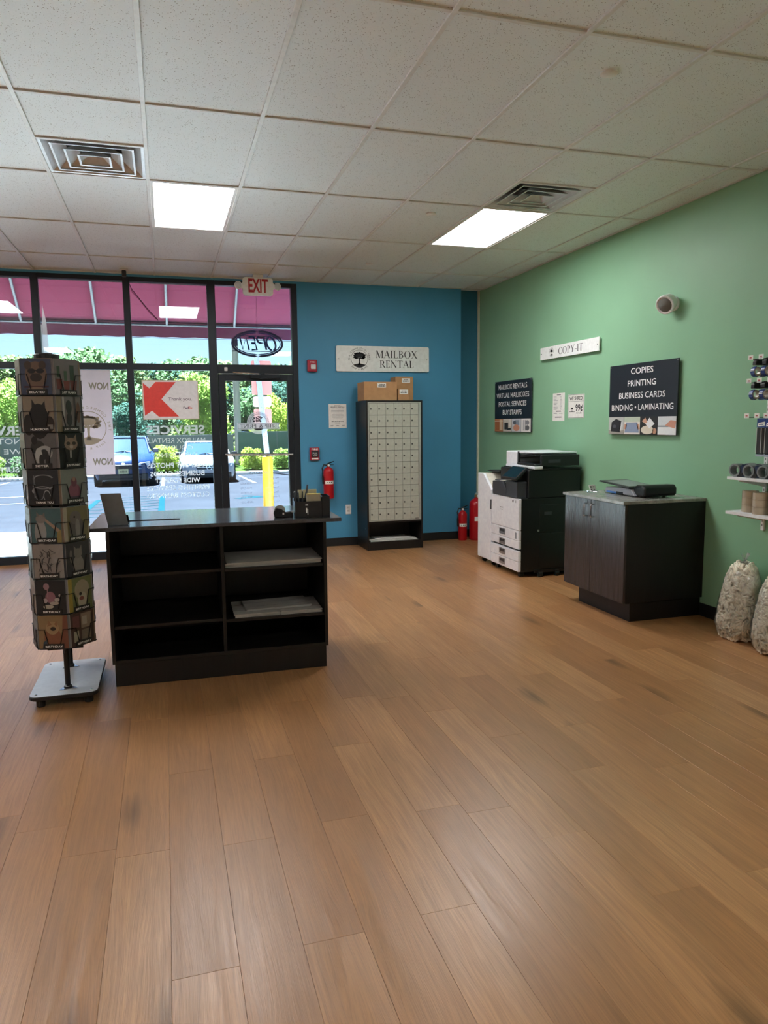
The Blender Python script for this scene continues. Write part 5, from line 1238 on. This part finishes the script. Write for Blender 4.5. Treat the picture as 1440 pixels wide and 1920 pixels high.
    pur = M('dark purple print', '3c2a55', .5); rd = M('orange red print', 'd8443a', .5)
    b = MB(); text(b, f, 'Thank you.', (388-195)*k, (435-286)*k, .036, pur, width=.255, align='L', d=.0008); w = text(b, f, 'Fed', (500-195)*k, (435-351)*k, .024, pur, width=.058, align='L', bold=.03, d=.0008)
    text(b, f, 'Ex', (541-195)*k, (435-351)*k, .024, rd, width=.042, align='L', bold=.03, d=.0008); b.build('lettering', t)
    b = MB(); b.tube([(.10, 0, .437), (.10, .0, .55)], .0015, WIRE, 5); b.tube([(.585, 0, .437), (.585, .0, .55)], .0015, WIRE, 5); b.build('hanging_cord', t)
    # unlit OPEN neon
    t = thing('open_sign', 'unlit oval OPEN neon sign seen from behind above the door', 'neon sign', (1.712, YF+.015, 2.415)); tb = M('unlit blue tube', '1b2f66', .35, spec=.4); rim = M('dark blue frame', '16224a', .4)
    el = lambda rx, ry, n=48: [(rx*math.cos(2*PI*i/n), 0, ry*math.sin(2*PI*i/n)) for i in range(n)]
    b = MB(); b.tube(el(.287, .142), .012, rim, 8, closed=True); b.build('oval_frame', t, smooth=60)
    b = MB(); b.tube(el(.262, .122), .006, tb, 8, closed=True); b.build('oval_tube', t, smooth=60)
    def L(pts): return [(-(x+.22*z), -.012, z) for x, z in pts]      # mirrored, slanted
    b = MB(); b.tube(L([(-.155+.05*math.cos(a*PI/10), .075*math.sin(a*PI/10)) for a in range(20)]), .0115, tb, 8, closed=True); b.build('letter_tube', t, smooth=60)
    b = MB(); b.tube(L([(-.085, -.07), (-.085, .072), (-.02, .072), (-.005, .05), (-.01, .018), (-.03, .008), (-.08, .008)]), .0115, tb, 8); b.build('letter_tube', t, smooth=60)
    b = MB(); b.tube(L([(.085, .072), (.025, .072), (.025, -.07), (.085, -.07)]), .0115, tb, 8); b.tube(L([(.025, .003), (.072, .003)]), .0115, tb, 8); b.build('letter_tube', t, smooth=60)
    b = MB(); b.tube(L([(.115, -.075), (.115, .072), (.185, -.07), (.185, .075)]), .0115, tb, 8); b.build('letter_tube', t, smooth=60)
    b = MB(); b.box(-.275, -.225, -.012, .012, -.03, .045, rim); b.build('power_box', t, bevel=.004)
    b = MB(); b.tube([(.29, -.012, .075), (-.22, -.012, .09)], .004, rim, 6); b.tube([(-.29, -.012, -.085), (.2, -.012, -.09)], .004, rim, 6); b.tube([(0, 0, .14), (.0, .0, .62)], .0015, WIRE, 5); b.build('support_rail', t)
    b = MB(); b.tube([(.33, 5.683, 3.06), (.36, 5.70, 2.98), (.45, 5.72, 2.86), (.52, 5.725, 2.77), (.62, 5.73, 2.66)], .004, WIRE, 6); b.tube([(.335, 5.683, 3.05), (.37, 5.70, 2.94), (.43, 5.72, 2.88), (.54, 5.725, 2.73), (.625, 5.73, 2.65)], .003, WIRE, 6)
    tag(center_origin(b.build('cable', smooth=60)), 'thin dark cords hanging across the upper window pane right of the mullion', 'cable')
window_graphics()

# ================================================================== OUTSIDE
GZ = lambda y: -.15-.023*(y-8.2)
def outside():
    # pavement and lot
    conc = mat_ground('concrete', 'dedbd4', 'e8e5de', 1.5); asph = mat_ground('asphalt', '282a30', '303238', .8); grass = mat_ground('grass', '2b3e1b', '3f5024', 1.2); mulch = mat_ground('verge', '6d6a58', '84825f', 1.2)
    sw = struct(MB().build('sidewalk'), 'pale concrete sidewalk outside the window', 'sidewalk'); 
    for i in range(-10, 10):
        b = MB(); b.box(i*1.5+.006, i*1.5+1.494, YF+.112, 7.55-.004, -.16, -.022, conc); b.build('paving_slab', sw, bevel=.006)
        b = MB(); b.box(i*1.5+.006, i*1.5+1.494, 7.558, 8.44, -.16, -.022, conc); b.build('paving_slab', sw, bevel=.006)
    b = MB(); b.box(-15, 15, 8.448, 8.6, -.3, -.024, conc); b.build('kerb', sw, bevel=.015)
    b = MB(); b.add([(-60, 8.55, GZ(8.55)), (60, 8.55, GZ(8.55)), (60, 28, GZ(28)), (-60, 28, GZ(28)), (-60, 8.55, -3), (60, 8.55, -3), (60, 28, -3), (-60, 28, -3)], [(0, 1, 2, 3), (4, 7, 6, 5), (0, 4, 5, 1), (2, 6, 7, 3), (1, 5, 6, 2), (0, 3, 7, 4)], asph); lot = struct(b.build('parking_lot'), 'grey asphalt parking lot in front of the shop', 'parking lot')
    b = MB(); b.box(-60, 60, YF+.11, 8.5, -3, -.161, asph); struct(b.build('ground_base'))
    cy = M('cyan road paint', '123038', .9, var=.12, scale=5, spec=0.0); wp = M('white road paint', '6c6e72', .9, var=.08, scale=5, spec=0.0)
    def stripe(x0, y0, x1, y1, w, m, name='painted_stripe'):
        d = Vector((x1-x0, y1-y0, 0)); n = Vector((-d.y, d.x, 0)).normalized()*w/2; h = .004
        q = [(x0-n.x, y0-n.y), (x1-n.x, y1-n.y), (x1+n.x, y1+n.y), (x0+n.x, y0+n.y)]
        b = MB(); b.add([(x, y, GZ(y)+.0005) for x, y in q]+[(x, y, GZ(y)+h) for x, y in q], [(3, 2, 1, 0), (4, 5, 6, 7), (0, 1, 5, 4), (1, 2, 6, 5), (2, 3, 7, 6), (3, 0, 4, 7)], m); b.build(name, lot)
    for k in range(7): stripe(-.95, 11.7+k*.78, .44, 12.35+k*.78, .07, cy)
    stripe(.50, 11.6, .50, 16.6, .13, cy); stripe(-1.02, 11.4, -1.0, 16.2, .13, cy)
    stripe(2.25, 15.0, 2.9, 15.3, .3, cy); stripe(2.9, 15.3, 2.5, 15.9, .12, cy)
    stripe(-6, 15.7, -2.6, 16.1, .14, wp); stripe(-7, 17.5, -2.9, 18.6, .14, wp)
    for x in (-7.6, -5.0, -2.4, .5, 3.45, 6.2, 9): stripe(x, 21.5, x, 27, .1, wp)
    # verge, kerb, beyond
    b = MB(); b.box(-60, 60, 27.9, 28.1, -2, GZ(28)+.13, conc); struct(b.build('kerb', bevel=.03))
    b = MB(); b.add([(-60, 28.1, -.5), (60, 28.1, -.5), (60, 31.5, -.42), (-60, 31.5, -.42), (60, 120, .1), (-60, 120, .1)], [(0, 1, 2, 3), (3, 2, 4, 5)], grass); struct(b.build('verge'))
    # awning
    aw = thing('shop_awning', 'red fabric awning with grey metal frame outside above the windows', 'awning', (-1.2, 5.9, 2.6)); o = aw.location
    red = mat_cloth('red awning fabric', '572636', .04); gp = M('galvanised tube', '3a3e44', .6, .2)
    xa, xb = -6.0, 2.75; A = (5.93, 3.52); B = (6.9, 2.77)
    for k in range(9):
        x0 = xa+(xb-xa)*k/9; x1 = xa+(xb-xa)*(k+1)/9
        b = MB(o); b.prism([(x0, A[0], A[1]), (x0, B[0], B[1]), (x0, B[0], B[1]+.006), (x0, A[0], A[1]+.006)], (x1-x0+.002, 0, 0), red); b.build('fabric_panel', aw)
    b = MB(o); n = 120; vs = []; fs = []
    for i in range(n+1):
        x = xa+(xb-xa)*i/n; vs += [(x, B[0]+.012, B[1]+.005), (x, B[0]+.012+.006*math.sin(i*.9), 2.60+.004*math.sin(i*1.7))]
    for i in range(n): fs.append((2*i, 2*i+1, 2*i+3, 2*i+2))
    b.add(vs, fs, red); b.build('valance', aw, smooth=60)
    b = MB(o); b.tube([(xa, B[0]-.02, B[1]-.022), (xb, B[0]-.02, B[1]-.022)], .016, gp, 8); b.build('front_bar', aw, smooth=60)
    for k in range(11):
        x = 1.565-.838*k+.838
        if x > xb: continue
        b = MB(o); b.tube([(x, A[0], A[1]-.03), (x, B[0]-.02, B[1]-.022)], .016, gp, 8); b.build('rafter', aw, smooth=60)
    for xq in (xa, xb):
        b = MB(o); b.prism([(xq, A[0], A[1]), (xq, B[0], B[1]), (xq, A[0], B[1]+.1)], (.005, 0, 0), red); b.build('end_panel', aw)
    # bollard with parking sign post
    t = thing('parking_sign', 'leaning parking sign post with pinkish plates set in a yellow bollard', 'parking sign', (2.25, 9.2, GZ(9.2)))
    yl = M('yellow bollard sleeve', 'b98a12', .4); gal = M('galvanised post', '9fa3aa', .45, .5); sal = M('salmon sign back', 'b0655c', .5); pal = M('pale sign back', 'a98884', .5)
    b = MB(); b.lathe([(.088, 0), (.088, 1.09), (.075, 1.13), (.03, 1.15), (0, 1.15)], (0, 0, 0), (0, 0, 1), yl, 24); b.build('bollard', t, smooth=40)
    tilt = -.083
    b = MB()
    for s in (-1, 1): b.prism([(s*.036-.006, -.012, 1.12), (s*.036+.006, -.012, 1.12), (s*.036+.006+tilt*1.65, -.012, 2.77), (s*.036-.006+tilt*1.65, -.012, 2.77)], (0, .02, 0), gal)
    b.prism([(-.034, .004, 1.12), (.034, .004, 1.12), (.034+tilt*1.65, .004, 2.77), (-.034+tilt*1.65, .004, 2.77)], (0, .004, 0), gal)
    for k in range(26):
        z = 1.16+k*.06; xx = tilt*(z-1.12); b.lathe([(.006, 0), (0, .0005)], (xx, .0035, z), (0, -1, 0), M('post hole', '4a4d54', .8), 8)
    b.build('post', t)
    def plate(z0, z1, w, m, r=.03, dx=0):
        xx = tilt*((z0+z1)/2-1.12)+dx; f = Fr((xx-w/2, .012, z0), (1, 0, 0), (0, 0, 1)); b = MB(); rounded(b, f, w, z1-z0, r, 0, -.004, m); b.build('sign_plate', t)
    plate(2.14, 2.69, .325, sal, dx=.05); plate(1.945, 2.115, .305, pal, .04, dx=.02); plate(1.60, 1.915, .29, sal, dx=.0)
    # utility pole and wires
    t = thing('utility_pole', 'weathered wooden utility pole across the parking lot', 'utility pole', (4.02, 33.0, -.42)); wd = mat_laminate('weathered pole wood', '968b80', 'c2b8ac', .8)
    b = MB(); b.tube([(0, 0, -.3), (.0, 0, 4), (-.05, 0, 10)], [.17, .16, .12], wd, 14); b.build('pole', t, smooth=50)
    b = MB(); b.box(-1.2, 1.1, -.06, .06, 9.2, 9.32, wd); b.build('crossarm', t)
    for i, (z, y) in enumerate(((6.35, 32.8), (6.05, 32.8), (5.75, 32.8))):
        b = MB(); b.tube([(-24+k*2.8, y, z+((k-10)/10)**2*.9-.3) for k in range(21)], .012, WIRE, 5); o = b.build('overhead_cable'); tag(center_origin(o), 'thin overhead cable against the sky, %s of three' % ('top', 'middle', 'lowest')[i], 'cable')
    # screen fence
    t = thing('screen_fence', 'long grey screen fence behind the parked cars', 'fence', (-4.5, 31.5, -.5)); fg = M('grey fence', '6f707a', .7, var=.1, scale=1.5); rl = M('pale fence rail', '6c6e73', .5)
    for k in range(9):
        b = MB(); b.box(-8+k*1.8, -6.2+k*1.8-.03, -.02, .02, .02, 1.48, fg); b.build('fence_panel', t)
        b = MB(); b.box(-8+k*1.8-.04, -8+k*1.8+.03, -.05, .05, -.1, 1.53, rl); b.build('fence_post', t)
    b = MB(); b.box(-8, 8.2, -.04, .04, 1.48, 1.53, rl); b.build('top_rail', t)
    t = thing('mesh_fence', 'green screened fence across the lot seen through the door', 'fence', (7.5, 31.6, -.5)); gm = M('green fence mesh', '4c6660', .7, var=.12, scale=2)
    for k in range(4):
        b = MB(); b.box(-3.6+k*1.8, -1.83+k*1.8, -.015, .015, .02, 1.6, gm); b.build('fence_panel', t)
        b = MB(); b.box(-3.63+k*1.8, -3.58+k*1.8, -.03, .03, -.1, 1.65, rl); b.build('fence_post', t)
    b = MB(); b.box(-3.6, 3.6, -.025, .025, 1.6, 1.64, rl); b.build('top_rail', t)
outside()

def car(name, label, x, y, z, paint, rz=0.0, w=.92, h=1.45, L=4.5, suv=False, star=False, plate=True, far=False):
    t = thing('car', label, 'car', (x, y, z), rz)
    pm = M('car paint '+paint, paint, .18, .15, var=.02, spec=.6); gl = M('car glass', '27405c', .06, spec=.8, var=.1, scale=2); bk = M('car trim black', '16181c', .4); ch = M('car chrome', 'cfd3d8', .15, 1.0); lt = M('headlight', 'dfe7ee', .1, spec=.8)
    rub = M('tyre rubber', '1d1e20', .8)
    k = h/1.45
    # stations front to back: y, half width, bottom, shoulder height, top(hood) height
    st = [(0.0, .62, .42, .55, .60), (.06, .80, .28, .60, .68), (.25, .92, .22, .68, .80), (.9, 1.0, .20, .80, .93), (1.45, 1.0, .20, .88, .99), (2.4, 1.0, .20, .90, .98), (3.6, 1.0, .21, .92, 1.0), (4.3, .96, .24, .90, 1.0), (4.5, .84, .36, .72, .92)]
    def loft(secs, m, cap=True):
        b = MB(); n = len(secs[0]); vs = [q for s in secs for q in s]; fs = []
        for i in range(len(secs)-1):
            for j in range(n): fs.append((i*n+j, i*n+(j+1) % n, (i+1)*n+(j+1) % n, (i+1)*n+j))
        fs += [tuple(range(n))[::-1], tuple(range((len(secs)-1)*n, len(secs)*n))]; b.add(vs, fs, m); return b
    sec = []
    for yy, hw, zb, zs, zt in st:
        a = hw*w; sec.append([(-a*.94, yy, zb*k), (-a, yy, (zb+.12)*k), (-a, yy, zs*k), (-a*.84, yy, zt*k), (a*.84, yy, zt*k), (a, yy, zs*k), (a, yy, (zb+.12)*k), (a*.94, yy, zb*k)])
    b = loft(sec, pm); b.build('body', t, smooth=45)
    # cabin
    rb = 4.15 if suv else 3.75
    cab = [(1.25, .86, .96), (2.05, .70, h-.02), (3.0 if not suv else 3.4, .70, h-.01), (rb, .80, 1.0)]
    b = MB()
    roof = [(-.70*w, 2.02, h-.03), (.70*w, 2.02, h-.03), (.72*w, 2.5, h), (.70*w, 3.0 if not suv else 3.5, h-.02), (-.70*w, 3.0 if not suv else 3.5, h-.02), (-.72*w, 2.5, h)]
    b.prism(roof, (0, 0, -.04), pm)
    for s in (-1, 1):
        b.tube([(s*.86*w, 1.2, .96*k), (s*.71*w, 2.03, h-.04)], .035, pm, 6); b.tube([(s*.92*w, 2.6, .97*k), (s*.71*w, 2.6, h-.03)], .03, pm, 6); b.tube([(s*.82*w, rb, .99*k), (s*.70*w, 3.0 if not suv else 3.5, h-.04)], .05, pm, 6)
    b.build('roof', t, smooth=50)
    b = MB(); b.add([(-.85*w, 1.22, .965*k), (.85*w, 1.22, .965*k), (.69*w, 2.04, h-.05), (-.69*w, 2.04, h-.05)], [(0, 1, 2, 3)], gl); b.build('windscreen', t)
    r0 = 3.0 if not suv else 3.5
    b = MB(); b.add([(-.80*w, rb, .99*k), (.80*w, rb, .99*k), (.69*w, r0, h-.05), (-.69*w, r0, h-.05)], [(0, 3, 2, 1)], gl); b.build('rear_window', t)
    for s in (-1, 1):
        b = MB(); b.add([(s*.875*w, 1.3, .96*k), (s*.875*w, rb-.05, .985*k), (s*.705*w, r0, h-.05), (s*.705*w, 2.04, h-.05)], [(0, 1, 2, 3)], gl); b.build('side_window', t)
    if not far:
        for s in (-1, 1):
            b = MB(); b.prism([(s*.80*w, .05, .60*k), (s*.48*w, .0, .63*k), (s*.52*w, .03, .70*k), (s*.86*w, .17, .735*k), (s*.89*w, .2, .66*k)], (0, .07, 0), lt); b.build('headlight', t, bevel=.01)
            b = MB(); b.prism([(s*.72*w, -.005, .30*k), (s*.5*w, -.02, .30*k), (s*.5*w, -.02, .35*k), (s*.76*w, .02, .37*k)], (0, .06, 0), bk if not star else bk); b.build('air_intake', t)
            b = MB(); b.box(s*.92*w-.02, s*.92*w+.02, 1.42, 1.5, .95*k, .985*k, bk); b.box(s*1.06*w-.10, s*1.06*w+.10, 1.38, 1.48, .96*k, 1.08*k, bk if star else pm); b.build('mirror', t, bevel=.02)
            b = MB(); b.tube([(s*.3*w, 1.18, .985*k), (s*.02*w, 1.3, 1.02*k)], .012, bk, 5); b.build('wiper', t)
        b = MB(); gw = .44*w; b.prism([(-gw, -.015, .52*k), (gw, -.015, .52*k), (gw*1.1, -.01, .60*k), (gw*.9, .0, .66*k), (-gw*.9, .0, .66*k), (-gw*1.1, -.01, .60*k)], (0, .05, 0), bk); g = b.build('grille', t, bevel=.006)
        b = MB(); b.box(-gw, gw, -.024, -.016, .585*k, .60*k, ch if star else bk); b.build('grille_bar', g)
        b = MB(); b.box(-.80*w, .80*w, -.0, .2, .22*k, .40*k, bk); b.box(-.6*w, .6*w, -.022, .02, .27*k, .38*k, bk); b.build('lower_bumper', t, bevel=.02)
        if star:
            b = MB(); f = Fr((0, -.034, .595*k), (1, 0, 0), (0, 0, 1)); band(b, f, 0, 0, (.10, .10), (.085, .085), ch, 0, 28)
            for q in range(3):
                a = PI/2+q*2*PI/3; c, s2 = math.cos(a), math.sin(a); shape(b, f, [(.088*c, .088*s2), (.016*math.cos(a+PI/3), .016*math.sin(a+PI/3)), (0, 0), (.016*math.cos(a-PI/3), .016*math.sin(a-PI/3))], ch, .001)
            b.build('emblem', t, label='chrome three-pointed star in a ring')
        else:
            b = MB(); f = Fr((0, -.012, .70*k), (1, 0, 0), (0, 0, 1)); ellipse(b, f, 0, 0, .06, .035, ch, 0, 16); b.build('emblem', t)
        if plate:
            b = MB(); b.box(-.155, .155, -.052, -.036, .40*k, .40*k+.16, M('cream number plate', 'd9cf9c', .5)); f = Fr((0, -.0525, .40*k), (1, 0, 0), (0, 0, 1))
            for q in range(6): rect(b, f, -.11+q*.038, -.085+q*.038, .05, .11, M('plate characters', '5d5a4a', .6), .0005)
            b.build('number_plate', t)
    for s in (-1, 1):
        for yy in (.88, 3.65):
            b = MB(); b.cyl((s*w-.2*s, yy, .33), (s*w+.005*s, yy, .33), .33, rub, 22); b.cyl((s*w, yy, .33), (s*w+.012*s, yy, .33), .22, ch, 18); b.build('wheel', t, smooth=40)
    return t
car('blue', 'dark blue crossover with a cream front number plate parked facing the shop', -.70, 22.0, GZ(24), '1c3560', w=.95, h=1.62, suv=True)
car('white', 'white sedan with a chrome star emblem parked facing the shop', 2.03, 22.4, GZ(24.4), 'b4b7bc', w=.92, h=1.42, star=True, plate=False)
car('far', 'white car on the road beyond the screen fence', -1.0, 38.0, -.35, 'eef0f2', rz=PI/2, far=True)
car('far', 'dark blue car on the road beyond the fence behind the door', 7.2, 38.4, -.35, '33527c', rz=PI/2, far=True)
car('far', 'light blue car on the road beyond the fence behind the banner', -5.6, 38.2, -.35, '6f8fbd', rz=PI/2, far=True)

def foliage_mesh(seed, n, mat, blobs, size, conic=False):
    rnd = random.Random(seed); b = MB(); vs = []; fs = []
    for i in range(n):
        cx, cy, cz, r = blobs[rnd.randrange(len(blobs))]
        d = Vector((rnd.gauss(0, 1), rnd.gauss(0, 1), rnd.gauss(0, 1))).normalized(); rr = r*(rnd.uniform(.35, 1.0)**.45)
        p = Vector((cx, cy, cz))+d*rr
        if p.z < .02: p.z = .02+rnd.random()*.05
        a = Vector((rnd.gauss(0, 1), rnd.gauss(0, 1), rnd.gauss(0, .6))).normalized(); c = a.cross(Vector((rnd.gauss(0, 1), rnd.gauss(0, 1), rnd.gauss(0, 1)))).normalized(); s = size*rnd.uniform(.6, 1.3); k = len(vs)
        vs += [p-a*s, p-c*s*.6, p+a*s, p+c*s*.6]; fs.append((k, k+1, k+2, k+3))
    b.add(vs, fs, mat); return b.mesh('foliage')
def greenery():
    rnd = random.Random(5)
    LM = {'mid': mat_leaf('mid green leaves', '3c583a', '748f62'), 'bright': mat_leaf('bright green leaves', '5b7a38', 'a0b65e'), 'dark': mat_leaf('dark green leaves', '2f4c44', '526f60'), 'yellow': mat_leaf('yellow green leaves', '768f38', 'b8c05e'), 'olive': mat_leaf('olive leaves', '536646', '86945f')}  # leaf colours paled and greyed, distance haze mixed into them
    bark = mat_laminate('tree bark', '4a3d33', '6e5d4e', .9)
    shapes = {}
    def crown(kind, v):
        if (kind, v) not in shapes:
            r = random.Random(v*7+1)
            bl = [(r.uniform(-.26, .26), r.uniform(-.26, .26), r.uniform(.22, .8), r.uniform(.13, .22)) for _ in range(13)]+[(0, 0, .5, .3), (r.uniform(-.1, .1), 0, .84, .13)]
            shapes[(kind, v)] = foliage_mesh(v, 5200, LM[kind], bl, .024)
        return shapes[(kind, v)]
    tb = MB(); tb.tube([(0, 0, -.03), (.01, 0, .3), (-.01, .01, .7)], [.03, .022, .008], bark, 8); tb.tube([(.01, 0, .3), (.14, .05, .55)], [.014, .005], bark, 6); tb.tube([(.0, 0, .36), (-.13, -.04, .6)], [.014, .005], bark, 6); trunk = tb.mesh('trunk', smooth=60)
    def tree(x, y, h, kind, v, label, group=None, wide=1.0, z=-.4):
        t = thing('tree', label, 'tree', (x, y, z), rnd.uniform(0, 6)); t.scale = (h*wide, h*wide, h)
        if group: t['group'] = group
        stuff(link('foliage', crown(kind, v), t)); link('trunk', trunk, t)
    g = 'trees in the row beyond the road'
    xs = [-19, -16.5, -14.2, -12, -10.3, -8.6, -6.6, -5.0, -3.5, -1.8, -.4, 1.1, 2.6, 4.2, 5.6, 7.3, 9.0, 11.2, 13.5, 16]
    hs = [6.6, 6.3, 6.8, 6.5, 6.9, 6.6, 6.5, 6.2, 6.9, 6.4, 5.9, 6.2, 6.6, 6.1, 5.9, 6.2, 6.4, 6.8, 7.0, 7.2]
    for i, (x, h) in enumerate(zip(xs, hs)):
        tree(x, 46+rnd.uniform(-1.5, 2.5), h, ('mid', 'olive', 'mid', 'dark')[i % 4], i % 4, 'leafy %s tree in the row beyond the road' % ('mid green', 'olive green', 'mid green', 'dark green')[i % 4], g, 1.0)
    for i, x in enumerate([-15, -12.5, -10, -7.6, -5.4, -3.0, -.8, 1.8, 3.6, 5.2, 6.8, 8.6, 10.8, 13]):
        tree(x, 41.5+rnd.uniform(-.5, 1.2), 4.4+rnd.uniform(-.4, .5), ('dark', 'mid')[i % 2], (i+1) % 4, 'dense %s tree in the lower row along the road' % ('dark green', 'mid green')[i % 2], 'trees in the lower row along the road', 1.15)
    tree(-8.0, 34.5, 4.9, 'bright', 1, 'bright yellow green tree at the left edge behind the fence', None, .95)
    tree(-6.3, 35.6, 4.3, 'bright', 2, 'bright green tree behind the fence left of the banner', None, .9)
    tree(2.3, 35.0, 4.6, 'bright', 3, 'bright green tree behind the fence above the white sedan', None, .8)
    tree(-.9, 34.0, 3.1, 'dark', 0, 'dark teal bushy tree behind the fence above the blue crossover', None, 1.0)
    tree(8.3, 34.2, 4.6, 'bright', 1, 'bright green tree seen through the right half of the door', None, .7)
    tree(6.0, 35.2, 3.6, 'yellow', 2, 'yellowing small tree seen through the door behind the sign post', None, .7)
    # bushes
    bl = [(0, 0, .35, .32), (.25, .1, .3, .26), (-.27, -.05, .3, .28), (.05, -.2, .5, .25), (-.1, .18, .55, .25), (.3, -.12, .5, .2)]
    bm = {k: foliage_mesh(77+i, 2600, LM[k], bl, .045) for i, k in enumerate(('yellow', 'bright', 'mid'))}
    def bush(x, y, s, kind, label, z=-.5, group=None):
        t = thing('bush', label, 'bush', (x, y, z), rnd.uniform(0, 6), group); t.scale = (s, s, s); stuff(link('foliage', bm[kind], t))
        b = MB()
        for k in range(4): a = k*1.6; b.tube([(0, 0, 0), (.12*math.cos(a), .12*math.sin(a), .3)], [.02, .01], bark, 5)
        b.build('stem', t)
    bush(.62, 29.2, 1.45, 'yellow', 'yellow green bush between the two parked cars'); bush(-2.6, 29.4, 1.2, 'bright', 'green bush left of the blue crossover'); bush(1.5, 29.6, 1.1, 'bright', 'green bush behind the white sedan')
    bush(4.25, 29.2, 1.25, 'yellow', 'yellow green bush at the foot of the utility pole'); bush(5.6, 29.4, 1.15, 'bright', 'green bush right of the yellow bollard'); bush(6.7, 29.5, 1.1, 'mid', 'dark green bush near the right door stile')
    for i, x in enumerate((-3.9, -4.9, -5.9, -6.9, -7.9)): bush(x, 29.0+.3*(i % 2), 1.0, 'mid' if i % 2 else 'bright', 'low green hedge bush in the row at the left of the lot', group='hedge bushes at the left of the lot')
greenery()
